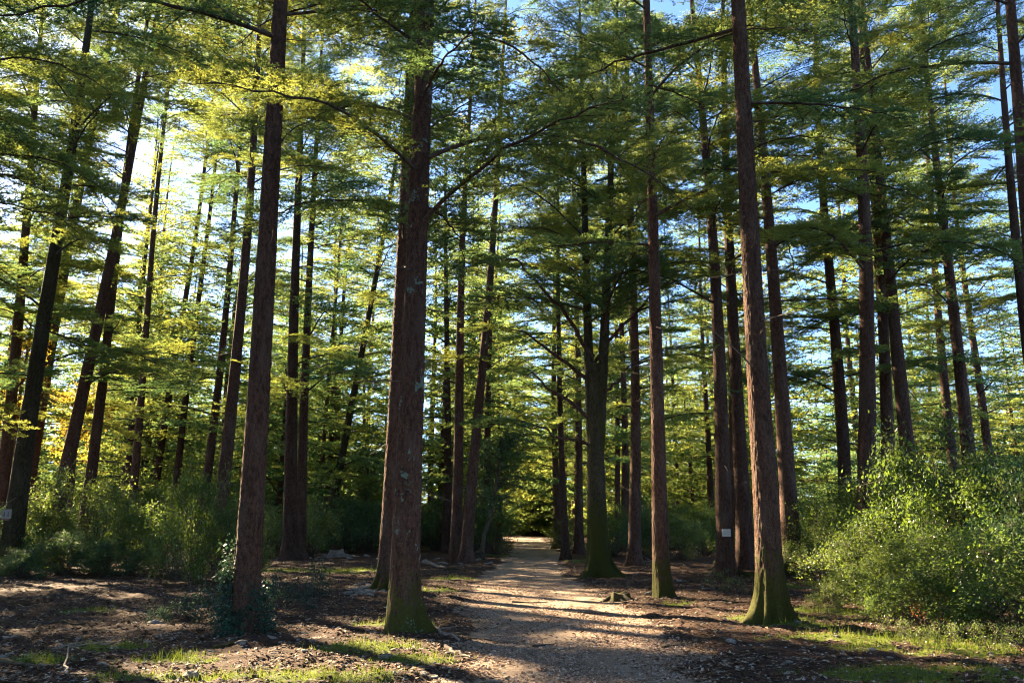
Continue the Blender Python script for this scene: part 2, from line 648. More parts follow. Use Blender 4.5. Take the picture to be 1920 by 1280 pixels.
def needle_tufts(g, P, axis_d, r, k, ln, wd, tint0):
    """rosettes of k needles at every P, pointing up and sideways"""
    n = len(P)
    P = np.repeat(P, k, 0)
    ax = np.repeat(axis_d, k, 0)
    d = r.normal(size=(n * k, 3))
    d[:, 2] = np.abs(d[:, 2]) * .75 - .12
    d = unit(unit(d) + ax * .35)
    w = unit(np.cross(d, r.normal(size=(n * k, 3)))) * (wd * r.uniform(.7, 1.2, (n * k, 1)))
    t = np.clip(np.repeat(tint0, k) + r.normal(0, .12, n * k), 0, 1)
    g.blades(P, d * (ln * r.uniform(.7, 1.25, (n * k, 1))), w, 1, t)


# level of detail: side spray spacing, twig spacing, rosette spacing, needles per rosette, needle length, half width
LOD = {0: (.115, .062, .028, 6, .050, .0068), 1: (.17, .11, .055, 5, .080, .013), 2: (.26, .17, .10, 4, .125, .028)}


def make_branch(seed, L, rise, droop, lod=0, bare=False, fol0=.09, dens=1.0):
    """cedar bough: main limb along +x, flat horizontal sprays of twigs set with needle rosettes"""
    r = np.random.default_rng(seed)
    g = Geo()
    n = 16 if lod == 0 else 8
    t = np.linspace(0, 1, n)
    x = t * L
    ph = r.uniform(0, 6)
    y = (np.sin(t * 3.2 + ph) - math.sin(ph)) * .07 * L * t + r.normal(0, .034, n) * L * .3 * t
    z = L * (rise * np.sin(t * 1.9) - droop * t ** 2.0) + r.normal(0, .024, n) * L * .3 * t
    P = np.stack([x, y, z], -1)
    SP2, SP3, SP4, NK, NL, NW = LOD[lod]
    r0 = .0064 * L + .005
    g.tube(P, r0 * (1 - t) ** .9 + .005, 6 if lod == 0 else 4, 0)

    def mainp(s):
        return np.stack([np.interp(s, t, P[:, i]) for i in range(3)], -1)

    sp = SP2 / dens
    s2 = np.arange(fol0 if not bare else .2, 1.0, (sp if not bare else .42) / L)
    s2 = np.clip(s2 + r.normal(0, .25 * sp / L, len(s2)), .05, 1)
    A2 = mainp(s2)
    side = np.where(np.arange(len(s2)) % 2 == 0, 1, -1)
    env = np.sin(np.clip((s2 - fol0) / (1 - fol0), 0, 1) * 2.3 + .55)
    l2 = (.22 + .33 * L * .62 * env) * r.uniform(.6, 1.15, len(s2))
    if bare:
        l2 *= r.uniform(.3, .9, len(s2))
    ang = np.radians(r.uniform(38, 68, len(s2))) * side
    d2 = np.stack([np.cos(ang), np.sin(ang), r.normal(.03, .13, len(s2))], -1)
    d2 = unit(d2)
    tip_drop = .16 if not bare else .0
    # each side spray bends down a little towards the tip
    def spray(i, s):
        p = A2[i] + d2[i] * (l2[i] * s)[:, None]
        p[:, 2] -= tip_drop * l2[i] * s ** 2
        return p

    ns = 4
    for a in range(ns):
        sa, sb = a / ns, (a + 1) / ns
        idx = np.arange(len(s2))
        A = spray(idx, np.full(len(idx), sa))
        B = spray(idx, np.full(len(idx), sb + .04))
        if lod == 0 or a % 2 == 0:
            g.spikes(A, B if lod == 0 else spray(idx, np.full(len(idx), min(1, sb + .3))), .011 * (1 - .22 * a) * (1 if not bare else .8), 0)
    if bare:
        # fine dead twigs
        m = np.maximum(2, (l2 / .16).astype(int))
        idx = np.repeat(np.arange(len(s2)), m)
        s = r.uniform(.2, 1, len(idx))
        A = spray(idx, s)
        sd = r.choice([-1, 1], len(idx))
        an = np.arctan2(d2[idx, 1], d2[idx, 0]) + sd * np.radians(r.uniform(30, 70, len(idx)))
        B = A + np.stack([np.cos(an), np.sin(an), r.normal(.1, .3, len(idx))], -1) * r.uniform(.08, .3, len(idx))[:, None]
        g.spikes(A, B, .004, 0)
        return g.mesh('bare_branch', [M['deadtwig']])
    # tertiary twigs
    tw = SP3 / dens
    m = np.maximum(2, (l2 / tw).astype(int))
    idx = np.repeat(np.arange(len(s2)), m)
    k = np.concatenate([np.arange(c) for c in m])
    s3 = .10 + .88 * (k + r.uniform(0, 1, len(k))) / m[idx]
    A3 = spray(idx, s3)
    sd = np.where(k % 2 == 0, 1, -1)
    an = np.arctan2(d2[idx, 1], d2[idx, 0]) + sd * np.radians(r.uniform(35, 65, len(idx)))
    l3 = (.10 + .20 * np.sin(np.clip(s3, 0, 1) * 2.4 + .5)) * r.uniform(.55, 1.25, len(idx)) * (1 if lod == 0 else 1.25)
    d3 = unit(np.stack([np.cos(an), np.sin(an), r.normal(.06, .20, len(idx))], -1))
    B3 = A3 + d3 * l3[:, None]
    if lod == 0:
        g.spikes(A3, B3, .004, 0)
    # rosettes along twigs, sprays and the limb tip
    st = SP4
    m4 = np.maximum(2, (l3 / st).astype(int))
    i4 = np.repeat(np.arange(len(idx)), m4)
    k4 = np.concatenate([np.arange(c) for c in m4])
    s4 = (k4 + r.uniform(.2, 1, len(k4))) / m4[i4]
    T4 = A3[i4] + d3[i4] * (l3[i4] * s4)[:, None] + r.normal(0, .012, (len(i4), 3))
    tone = r.uniform(.2, .8, len(s2))
    needle_tufts(g, T4, d3[i4], r, NK, NL, NW, tone[idx[i4]] + .25 * (s4 - .5))
    m5 = np.maximum(2, (l2 / (st * 1.2)).astype(int))
    i5 = np.repeat(np.arange(len(s2)), m5)
    s5 = r.uniform(.12, 1.02, len(i5))
    needle_tufts(g, spray(i5, s5), d2[i5], r, NK, NL, NW, tone[i5])
    return g.mesh('branch', [M['twig'], M['needle']])


BR_L = [3.2, 3.8, 4.4, 2.6, 3.6, 4.2, 3.0, 2.2]
RISE = [.10, .22, .14, .05, .26, .12, .18, .02]
DROOP = [.14, .30, .22, .10, .42, .18, .34, .06]
BR_HI = [make_branch(100 + i, L, RISE[i], DROOP[i], 0, dens=.95 + .1 * (i % 2)) for i, L in enumerate(BR_L)]
BR_MID = [make_branch(200 + i, L, RISE[i], DROOP[i], 1, dens=1.0) for i, L in enumerate(BR_L)]
BARE_L = [1.4, 1.9, 1.0, 1.6]
BARE = [make_branch(300 + i, L, .12 * (i % 3) - .06, .05, 0, bare=True) for i, L in enumerate(BARE_L)]


def trunk_mesh(seed, H, dia, lean, sides=20, rows=50, flare=.75, bark=.012, mats=None, bend=.12, lobes=5, top=.06, fine_h=None):
    """tapered trunk from below ground; lean = (dx, dy) per metre of height; returns mesh and axis function"""
    r = np.random.default_rng(seed)
    if fine_h:
        hs = np.concatenate([np.arange(-.35, fine_h, .035), np.linspace(fine_h, H, rows)[1:]])
    else:
        hs = np.concatenate([np.array([-.35, -.1, 0, .08, .18, .3, .45, .65, .9, 1.3]), np.linspace(1.8, H, rows)])
    p1, p2 = r.uniform(0, 6.28, 2)
    w1 = r.uniform(.14, .3)

    def ax(h):
        h = np.asarray(h, float)
        e = bend * smooth(0, 4, h)
        return np.stack([lean[0] * h + e * (np.sin(h * w1 + p1) - math.sin(p1)) * .6, lean[1] * h + e * (np.sin(h * w1 * .8 + p2) - math.sin(p2)) * .6, h], -1)

    r0 = dia / 2
    rh = np.where(hs < 1.5, r0, r0 * (1 - (1 - top) * np.clip((hs - 1.5) / (H - 1.5), 0, 1) ** 1.05)) * (1 + .04 * np.exp(-np.maximum(hs, 0) / 2.5))
    th = np.arange(sides) * 2 * np.pi / sides
    TH, HH = np.meshgrid(th, hs)
    c, s = np.cos(TH), np.sin(TH)
    RR = np.broadcast_to(rh[:, None], TH.shape).copy()
    hp = np.maximum(HH, 0)
    fl = np.exp(-hp / .26)
    lob = np.abs(np.cos(lobes * .5 * TH + p1 + 1.5 * np.sin(TH + p2) + .5 * np.sin(3 * TH))) ** 1.6 * (.55 + .75 * vnoise(c * 1.5 + seed, s * 1.5, 3.0))
    RR *= 1 + flare * fl * (.12 + 1.35 * lob) + .30 * flare * np.exp(-hp / .75) * (.45 + .5 * lob) + .10 * np.exp(-hp / 2.2)
    RR *= 1 + .10 * (fbm(c * 1.4 + seed, s * 1.4, HH * .9, 2) - .5)
    bk = fbm(c * 6.5 + seed, s * 6.5, HH * 6.5, 3)
    bk2 = vnoise(c * 17 + seed, s * 17, HH * 13)
    RR += bark * ((np.abs(bk - .5) * -2.2) + .4 + (bk2 - .5) * 1.1) * (r0 / .28)
    A = ax(hs)
    V = np.stack([A[:, 0:1] + RR * c, A[:, 1:2] + RR * s, np.broadcast_to(A[:, 2:3], RR.shape)], -1).reshape(-1, 3)
    n = len(hs)
    i = np.arange(n - 1)[:, None] * sides
    j = np.arange(sides)[None]
    k = (j + 1) % sides
    q = np.stack([i + j, i + k, i + sides + k, i + sides + j], -1).reshape(-1, 4)
    me = make_mesh('trunk', V, None, mats or [M['bark']], quads=q, smooth_shade=True)

    def rad(h):
        return float(np.interp(h, hs, rh))
    return me, ax, rad


# ------------------------------------------------------------------ where the sun reaches (keeps boughs out of those beams)
LIT = [  # photo pixels of sunlit ground, radius of the beam in metres
    (840, 1088, .55), (880, 1096, .6), (930, 1105, .6), (980, 1110, .6), (1040, 1115, .5), (860, 1122, .4), (920, 1128, .5), (980, 1136, .5), (1060, 1145, .4),
    (1120, 1150, .5), (1180, 1155, .5), (1250, 1160, .5), (1130, 1182, .3), (1000, 1062, .7), (1040, 1068, .7), (1075, 1070, .6), (1000, 1052, .6),
    (900, 1090, .5), (1000, 1085, .5), (1050, 1095, .5), (950, 1118, .5), (1010, 1125, .5), (900, 1112, .5), (1100, 1130, .5), (1200, 1140, .4), (1160, 1168, .4), (1220, 1170, .4), (1300, 1152, .4), (960, 1075, .6),
    (1235, 1112, .6), (1280, 1122, .5), (1330, 1130, .5), (1380, 1140, .5), (1150, 1125, .4),
    (1400, 1160, .7), (1450, 1172, .6), (1510, 1190, .5), (1570, 1205, .5), (1640, 1212, .5), (1720, 1215, .5), (1800, 1222, .5), (1880, 1228, .4), (1600, 1185, .4), (1700, 1195, .4),
    (250, 1272, .3), (340, 1264, .3), (560, 1172, .35), (620, 1185, .3), (660, 1215, .35), (720, 1235, .35), (790, 1255, .35), (850, 1272, .3), (690, 1225, .3),
    (640, 1072, .8), (680, 1076, .8), (600, 1050, .7), (660, 1050, .7), (720, 1050, .7), (560, 1075, .6), (510, 1050, .6),
    (50, 1116, .3), (140, 1112, .25), (255, 1122, .3), (1490, 1078, .6), (1560, 1105, .6), (1620, 1130, .6),
]
BEAMS = []                                     # (x, y on z=0, radius)
for a, b, c in LIT:
    gx, gy = on_ground(a, b)
    BEAMS.append((gx, gy, c))


def beam_to(x, y, z, rad):
    t = z / SUN.z
    BEAMS.append((x - SUN.x * t, y - SUN.y * t, rad))


# trunks and shrubs that stand in the sun
for (px, Y, h0, h1, n) in ((1425, 13.8, .3, 5, 6), (1232, 18.5, .3, 5, 5), (1105, 25.4, .3, 3, 3), (1470, 25, .3, 6, 4), (1600, 20, .5, 2.5, 4), (1680, 17, .5, 2.5, 4),
                           (1760, 16, .5, 3, 4), (1560, 18, .5, 2, 3), (330, 24, .5, 2.5, 3), (290, 25, .5, 2, 3), (570, 37, .5, 2.5, 3), (150, 26, 1, 3, 3), (1850, 14, .5, 2, 3),
                           (860, 34, 1, 6, 4), (1290, 30, .5, 2, 3)):
    gx = at_depth(px, 975, Y).x
    for h in np.linspace(h0, h1, n):
        beam_to(gx, Y, h, .55)
BEAMS = np.array(BEAMS)


def in_beam(Pw):
    """does any of the points Pw (n,3) shade a beam?"""
    t = Pw[:, 2] / SUN.z
    q = Pw[:, :2] - np.stack([SUN.x * t, SUN.y * t], -1)
    d = np.hypot(q[:, None, 0] - BEAMS[None, :, 0], q[:, None, 1] - BEAMS[None, :, 1]) - BEAMS[None, :, 2]
    return d.min() < .0


# ------------------------------------------------------------------ cedars
def cedar(spec):
    px0, py0, px1, py1, d, dia, H, cb = spec[:8]
    o = dict(label='tall cedar', moss=.12, lichen=.08, near=False, group=None, mossy=False, low=0, dens=1.0, blen=1.0, azs=None, bare=4, flare=.75, cull=True)
    o.update(spec[8])
    if d > 28:
        H *= 1.18
        cb *= .80
        o['dens'] *= 1.1
    if 200 < px0 < 640 and d > 38:
        H = 36
        o['blen'] *= 1.15
    if 200 < px0 < 640 and d > 25:
        o['dens'] *= 1.45
    if px0 > 1200:
        o['dens'] *= .76
    a, b = at_depth(px0, py0, d), at_depth(px1, py1, d)
    sx = (b.x - a.x) / (b.z - a.z)
    bx = a.x - sx * a.z
    base = Vector((bx, d, 0))
    base.z = gz(bx, d) - .02
    seed = int(px0 * 7 + d * 13) % 100000
    r = random.Random(seed)
    root = obj('cedar_tree', None, None, base)
    root.empty_display_size = .5
    tag(root, o['label'], 'tree', o['group'])
    lean = (sx, r.uniform(-.012, .012))
    me, ax, rad = trunk_mesh(seed, H, dia, lean, sides=96 if o['near'] else 24, rows=40 if o['near'] else 44, bark=.026 if o['near'] else .014,
                             mats=[M['bark_mossy' if o['mossy'] else 'bark']], bend=.03 if o['near'] else .15, flare=o['flare'], fine_h=11 if o['near'] else None)
    tk = obj('trunk', me, root)
    tk['moss'] = float(o['moss'])
    tk['lichen'] = float(o['lichen'])
    # live boughs
    lib = BR_HI if d < 34 else BR_MID
    h = cb
    az = r.uniform(0, 6.28)
    nb = 0
    while h < H - .6:
        f = (h - cb) / (H - cb)
        step = (.46 if f < .2 else .36) / o['dens']
        h += step * r.uniform(.5, 1.5)
        az += 2.4 + r.uniform(-.5, .5)
        i = r.randrange(len(BR_L))
        want = (3.7 * (1 - f ** 1.7) + .7) * r.uniform(.7, 1.25) * o['blen']
        sc = min(1.22, max(.4, want / BR_L[i]))
        tilt = R(r.uniform(-10, 12) + 16 * f)
        p = ax(h)
        L = BR_L[i] * sc
        dirv = np.array([math.cos(az), math.sin(az), math.sin(tilt)])
        pw = np.array([base + Vector(p)]) + dirv[None] * (L * np.array([.3, .55, .8, 1.0]))[:, None]
        if o['cull'] and in_beam(pw) and r.random() < .94:
            b0 = np.array([base + Vector(p)])
            for q_ in (.55, .32):
                if not in_beam(b0 + dirv[None] * (L * q_ * np.array([.4, .75, 1.0]))[:, None]):
                    sc *= q_
                    break
            else:
                if r.random() < .6:
                    continue
                sc *= .25
        bo = obj('branch', lib[i], root, p + np.array([math.cos(az), math.sin(az), 0]) * rad(h) * .5, (r.uniform(-.25, .25), -tilt, az), (sc, sc, sc))
        nb += 1
    # dead stubs and bare twigs below the live crown
    for k in range(o['bare'] + (9 if d > 20 else 5)):
        h = r.uniform(max(2.0, cb - 5), cb + 5)
        az = r.uniform(0, 6.28)
        i = r.randrange(len(BARE))
        sc = r.uniform(.25, .95)
        p = ax(h)
        obj('bare_branch', BARE[i], root, p + np.array([math.cos(az), math.sin(az), 0]) * rad(h) * .6, (r.uniform(-.3, .3), -R(r.uniform(-12, 25)), az), (sc, sc * .7, sc * .7))
    return root, ax, base


G_BACK = 'cedars standing behind the shrubs'
CEDARS = [
    # low px, high px, distance, diameter, height, crown base
    (460, 1150, 532, 0, 12.8, .34, 25, 9.2, dict(near=True, label='thick reddish cedar trunk with ivy and leafy sprigs wrapped round its foot', moss=.05, lichen=.13, bare=5, flare=.3, dens=.8)),
    (757, 1130, 797, 0, 13.1, .385, 27, 6.2, dict(near=True, label='thickest cedar trunk with mossy buttressed foot and pale teal lichen patches', moss=.46, lichen=.25, flare=.95, bare=7, dens=.95)),
    (728, 1080, 764, 300, 20, .42, 26, 7.0, dict(label='cedar trunk standing half hidden close behind the lichen patched trunk', moss=.4, bare=5, near=True, flare=.8)),
    (1446, 1120, 1379, 0, 13.9, .365, 26, 7.6, dict(near=True, label='dark cedar trunk with bright sunlit yellow moss on its flared roots', moss=.52, lichen=.17, bare=9, dens=.6, flare=.75)),
    (1240, 1080, 1215, 150, 18.5, .31, 25, 7.5, dict(near=True, label='slender reddish cedar with a mossy foot beside the old stump', moss=.48, bare=6, flare=.6, lichen=.12)),
    (25, 1000, 158, 0, 25, .52, 26, 5.0, dict(label='dark mossy cedar with a small pictogram sign on its trunk', moss=.45, mossy=True, bare=5, dens=.9, blen=1.15, cull=True)),
    (14, 780, 60, 230, 31, .45, 25, 6.5, dict(label='cedar trunk beside the dark mossy cedar with the pictogram sign', bare=3, cull=True, dens=1.2)),
    (90, 730, 124, 550, 33, .55, 26, 7, dict(label='greyish cedar rising behind the yellow autumn leaves', bare=3, cull=True, dens=1.1)),
    (127, 860, 186, 560, 29, .46, 26, 6.5, dict(label='leaning cedar trunk standing in front of the yellow leaved tree', bare=3, moss=.2)),
    (168, 900, 212, 560, 31, .40, 25, 7.5, dict(label='leaning cedar paired with a thicker one by the yellow leaves', bare=4)),
    (250, 910, 282, 555, 40, .38, 23, 7, dict(label='thin straight cedar rising behind the thicket by the sign cedar of shrubs', bare=3)),
    (291, 930, 332, 650, 46, .42, 23, 6, dict(label='tilted brownish cedar behind the thicket by the sign cedar, beside a pale trunk', bare=5)),
    (337, 865, 369, 560, 45, .38, 24, 7, dict(label='pale grey cedar trunk behind the thicket by the sign cedar of shrubs', bare=4)),
    (390, 850, 420, 570, 42, .44, 25, 8, dict(label='cedar of a close pair behind the tall wispy shrub', bare=3)),
    (420, 860, 462, 300, 29, .44, 26, 8, dict(label='reddish brown cedar of a close pair behind the tall wispy shrub', bare=4)),
    (543, 1040, 557, 400, 34, .52, 26, 7.5, dict(label='cedar trunk crossed by bare twigs at the edge of the mossy clearing', moss=.15, bare=8)),
    (562, 1030, 590, 420, 35.5, .42, 25, 7.5, dict(label='cedar trunk touching a thicker one at the edge of the mossy clearing', bare=5)),
    (602, 940, 624, 640, 50, .27, 22, 6, dict(label='very thin pale cedar above the dark green shrubs', bare=4)),
    (636, 880, 668, 700, 44, .42, 22, 4.5, dict(label='crooked mossy cedar with low boughs above the dark green shrubs', mossy=True, moss=.5, bare=5)),
    (808, 1000, 813, 690, 58, .45, 23, 6, dict(label='far cedar seen between the thickest trunk and the reddish pair', bare=2)),
    (854, 1035, 876, 430, 34, .42, 25, 8.5, dict(label='slim reddish cedar, the straighter of a pair by the path', bare=7, dens=.7, blen=.85)),
    (874, 1040, 921, 380, 33.5, .42, 25, 8.5, dict(label='slim reddish cedar, the leaning one of a pair by the path', bare=6, dens=.7, moss=.18, blen=.85)),
    (920, 900, 930, 600, 60, .42, 24, 7, dict(label='distant cedar rising above the dark evergreen oak', bare=2)),
    (1060, 1035, 1051, 620, 37, .29, 22, 6.5, dict(label='thin cedar at the edge of the footpath before the forked tree', bare=6)),
    (1046, 980, 1044, 800, 52, .45, 24, 5, dict(label='cedar at the far side of the footpath behind a thin one', bare=3, blen=1.2)),
    (1086, 1020, 1082, 740, 43, .40, 23, 5, dict(label='dark cedar just before the forked mossy tree on the path side', bare=3, blen=1.2)),
    (1171, 1000, 1166, 640, 46, .42, 24, 6, dict(label='dark cedar between the forked mossy tree and a reddish trunk', bare=5)),
    (1158, 990, 1153, 700, 50, .34, 23, 6, dict(label='thin dark cedar close behind the forked mossy tree', bare=2)),
    (1190, 1048, 1184, 400, 31, .40, 25, 7, dict(label='reddish cedar standing between the forked tree and the stump', bare=6)),
    (1270, 950, 1262, 770, 66, .38, 23, 5, dict(label='distant thin cedar in the gap behind the white notice', bare=2)),
    (1330, 900, 1322, 700, 54, .42, 23, 5, dict(label='far cedar close behind the trunk with the white notice', bare=3)),
    (1363, 1070, 1307, 180, 25, .44, 25, 6.5, dict(label='cedar with a small white notice fixed to its trunk', bare=7)),
    (1398, 1060, 1380, 600, 27.5, .48, 25, 6.5, dict(label='cedar standing just behind the white notice tree', bare=7)),
    (1380, 960, 1372, 640, 34, .30, 23, 6.5, dict(label='thin cedar squeezed between the notice tree and its neighbour', bare=3)),
    (1488, 1065, 1425, 300, 25, .48, 26, 7.5, dict(label='reddish cedar with sunlit mossy foot behind the big dark trunk', moss=.5, bare=6)),
    (1586, 990, 1551, 350, 29, .44, 25, 6.5, dict(label='grey cedar trunk standing in pale sunlit shrubs', bare=7)),
    (1624, 930, 1604, 100, 22.5, .48, 26, 8, dict(label='straight dark cedar rising out of the big thicket', bare=8, dens=.8)),
    (1657, 840, 1634, 450, 30, .46, 25, 7, dict(label='cedar close behind the straight dark trunk in the thicket', bare=4)),
    (1700, 830, 1640, 280, 27, .48, 26, 8, dict(label='reddish cedar leaning out of the top of the big thicket', bare=5)),
    (1741, 800, 1734, 640, 62, .40, 24, 6, dict(label='distant pale cedar against the blue sky gap', bare=2)),
    (1787, 840, 1770, 640, 36, .42, 25, 7, dict(label='cedar half hidden behind a thicker leaning one by the thicket', bare=3)),
    (1815, 870, 1751, 250, 28, .46, 25, 7.5, dict(label='thicker leaning cedar at the back of the big thicket', bare=4)),
    (1856, 890, 1823, 580, 38, .40, 24, 7, dict(label='slender cedar with knobbly pale bark beyond the thicket', bare=4)),
    (1915, 450, 1884, 150, 25, .40, 24, 7.5, dict(label='cedar at the far end of the thicket against blue sky', bare=7, dens=.7)),
    (1921, 230, 1905, 0, 17, .40, 23, 8.5, dict(label='cedar with long pale dead twigs beyond the thicket', bare=8, dens=.6)),
]
AXES = {}


def proj(X, Y, Z):
    c, s_ = math.cos(PITCH), math.sin(PITCH)
    dep = Y * c + (Z - EYE) * s_
    return 960 + FPX * X / dep, 640 - FPX * ((Z - EYE) * c - Y * s_) / dep


for sp in CEDARS:
    AXES[sp[8]['label']] = cedar(sp)
# unseen cedars added left of the view, their boughs shading the near floor
for X, Y in ((-16.5, 16), (-21, 20.5), (-14.5, 11.5), (-25, 26), (-19.5, 12.5), (-27, 20), (-12.5, 7), (-23, 31.5), (-19.5, 23.5), (-15.6, 20.4), (-14.2, 15)):
    cedar((*proj(X, Y, .5), *proj(X + .1, Y, 10), Y, .45, 25, 4.0, dict(label='tall cedar out of view, added for shade', group='unseen cedars added for shade', bare=0, dens=1.1, blen=1.05)))

# ------------------------------------------------------------------ forked mossy tree
d = 25.4
pb = at_depth(1122, 1060, d)
root = obj('forked_cedar', None, None, (pb.x, d, gz(pb.x, d) - .02))
tag(root, 'mossy cedar forking into two stems beside the footpath', 'tree')
me, ax, rad = trunk_mesh(901, 6.4, .54, (-.004, 0), 56, 90, 1.25, .014, [M['bark_mossy']], .06, 6, .72)
tk = obj('trunk', me, root)
tk['moss'], tk['lichen'] = .8, -.05
for k, (tx, ty, off, dd) in enumerate(((1095, 250, -.19, .34), (1146, 250, .17, .36))):
    q = at_depth(tx, ty, d)
    p0 = ax(3.6) + np.array([off * .5, 0, 0])
    p1 = np.array([q.x - pb.x, .2 - .4 * k, q.z])
    hs = np.linspace(0, 1, 40)
    pts = p0 + (p1 - p0) * (hs[:, None] * 1.6)
    pts[:, 0] += off * .35 * np.sin(np.clip(hs * 3, 0, 1) * math.pi * .5) * (1 - hs) * .8
    g = Geo()
    g.tube(pts, dd / 2 * (1 - .85 * hs), 20)
    so = obj('stem', g.mesh('stem', [M['bark_mossy']]), root)
    so['moss'], so['lichen'] = 1.5, -.1
    rr = random.Random(77 + k)
    az = k * 2.0
    for t in np.arange(.22, .98, .024):
        az += 2.4 + rr.uniform(-.6, .6)
        i = rr.randrange(8)
        p = np.array([np.interp(t, hs, pts[:, c]) for c in range(3)])
        sc = (1.5 * (1 - t) + .35) * rr.uniform(.75, 1.15)
        tilt = R(rr.uniform(0, 28))
        pw = np.array([[pb.x, d, 0]]) + p[None] + np.array([[math.cos(az), math.sin(az), math.sin(tilt)]]) * (BR_L[i] * sc * np.array([.4, .7, 1]))[:, None]
        if in_beam(pw) and rr.random() < .8:
            continue
        obj('branch', BR_HI[i], root, p, (rr.uniform(-.3, .3), -tilt, az), (sc, sc, sc))
# big bare curving limbs on the left side
for z0, z1, x1, s in ((6.6, 9.6, -2.9, 1), (5.6, 7.3, -2.7, 1), (4.4, 5.9, -2.2, 1), (3.7, 4.3, -2.0, .8), (6.4, 8.6, 2.4, .9), (5.0, 6.2, 1.3, .8)):
    t = np.linspace(0, 1, 14)
    g = Geo()
    pts = np.stack([x1 * t ** .85, -.35 * np.sin(t * 2.4), z0 + (z1 - z0) * np.sin(t * 1.7) + .12 * np.sin(t * 9)], -1)
    pts[:, 0] += ax(z0)[0]
    pts += np.random.default_rng(int(z0 * 10)).normal(0, .035, pts.shape) * (t[:, None] > 0)
    g.tube(pts, .055 * s * (1 - t) ** .7 + .010, 7)
    lo = obj('limb', g.mesh('limb', [M['bark']]), root)
    az = math.pi if x1 < 0 else 0
    for t0, da in ((.8, -.6), (.97, .1)):
        p = np.array([np.interp(t0, t, pts[:, c]) for c in range(3)])
        obj('branch', BR_HI[(int(z0 * 10) + int(t0 * 10)) % 8], root, p, (0, -R(8), az + da), (.62, .62, .62))

# ------------------------------------------------------------------ distant cedars: whole crowns
def crown_mesh(seed, H, cb, nb, blen):
    r = random.Random(seed)
    Vs, Ts, Ms, Cs = [], [], [], []
    n = 0
    far = [make_branch(seed * 10 + i, L, (.10, .22, .06)[i], (.16, .36, .12)[i], 2) for i, L in enumerate((3.0, 3.8, 2.4))]
    data = []
    for me in far:
        v = np.empty(len(me.vertices) * 3, np.float32)
        me.vertices.foreach_get('co', v)
        t = np.empty(len(me.polygons) * 3, np.int32)
        me.polygons.foreach_get('vertices', t)
        mi = np.empty(len(me.polygons), np.int32)
        me.polygons.foreach_get('material_index', mi)
        c = np.empty(len(me.polygons), np.float32)
        me.attributes['tint'].data.foreach_get('value', c)
        data.append((v.reshape(-1, 3), t.reshape(-1, 3), mi, c))
    az = r.uniform(0, 6)
    for k in range(nb):
        f = (k + r.random()) / nb
        h = cb + (H - cb) * f
        az += 2.4 + r.uniform(-.5, .5)
        i = r.randrange(3)
        L = (3.6 * (1 - f ** 1.5) + .6) * r.uniform(.7, 1.2) * blen
        sc = L / (3.0, 3.8, 2.4)[i]
        m = Matrix.Translation((0, 0, h)) @ Euler((r.uniform(-.3, .3), -R(r.uniform(-10, 12) + 16 * f), az)).to_matrix().to_4x4() @ Matrix.Scale(sc, 4)
        m = np.array(m)
        v, t, mi, c = data[i]
        Vs.append(v @ m[:3, :3].T + m[:3, 3])
        Ts.append(t + n)
        n += len(v)
        Ms.append(mi)
        Cs.append(np.clip(c + r.uniform(-.12, .12), 0, 1))
    return make_mesh('crown', np.concatenate(Vs), np.concatenate(Ts), [M['twig'], M['needle']], np.concatenate(Ms), np.concatenate(Cs))


FAR = []
for k, (H, cb, nb, bl, dia) in enumerate(((27, 3.5, 72, 1.1, .44), (29, 4.5, 70, 1.15, .48), (22, 2.0, 84, 1.1, .36), (13, .9, 84, 1.0, .28))):
    FAR.append((crown_mesh(50 + k, H, cb, nb, bl), trunk_mesh(950 + k, H, dia, (0, 0), 12, 26, .6, .01, bend=.25)[0]))
FAR_LABEL = ['distant tall cedar with a bare lower trunk deep in the forest', 'distant tall cedar with a bare lower trunk deep in the forest',
             'distant cedar with boughs starting low on its trunk deep in the forest', 'young cedar with boughs almost down to the ground deep in the forest']
fr = random.Random(21)
spots = []
tries = 0
near_xy = [(v[2].x, v[2].y) for v in AXES.values()]
while len(spots) < 110 and tries < 6000:
    tries += 1
    Y = 42 + 95 * fr.random() ** 1.2
    X = fr.uniform(-.72, .72) * Y
    cx = float(np.interp(Y, PY, PX))
    if abs(X - cx) < 2.6:
        continue
    if any(math.hypot(X - a, Y - b) < 3.2 for a, b in spots + near_xy):
        continue
    hz = np.array([6, 9, 12, 15, 18, 21, 24.])
    if in_beam(np.stack([np.full(7, X), np.full(7, Y), hz], -1)) and fr.random() < .6:
        continue
    spots.append((X, Y))
# trees beside the far end of the path, seen as a row of thin trunks
while len(spots) < 255:                        # the far wood that closes the view
    Y = 58 + 95 * fr.random()
    X = fr.uniform(-.75, .75) * Y
    if abs(X - float(np.interp(Y, PY, PX))) < 2.4:
        continue
    spots.append((X, Y))
spots += [(-2.2, 54), (-3.2, 61), (-1.9, 67), (-4.2, 49), (-1.6, 79), (-30, 66), (-24, 68), (-20, 72), (-33, 74), (-16, 66), (-27, 62), (-12, 70), (-36, 64), (-13, 47), (-17, 50), (-20.5, 45), (-23, 52), (-15, 57), (-26, 57), (-11, 53), (-19, 61), (-9, 60), (-28, 48), (-.6, 99), (.2, 108), (2.2, 92), (3.4, 97), (1.0, 95), (1.6, 104), (4.2, 101), (4.8, 92), (5.3, 70), (-2.6, 74), (-1.8, 86), (3.6, 112), (1.2, 124), (2.6, 131)]
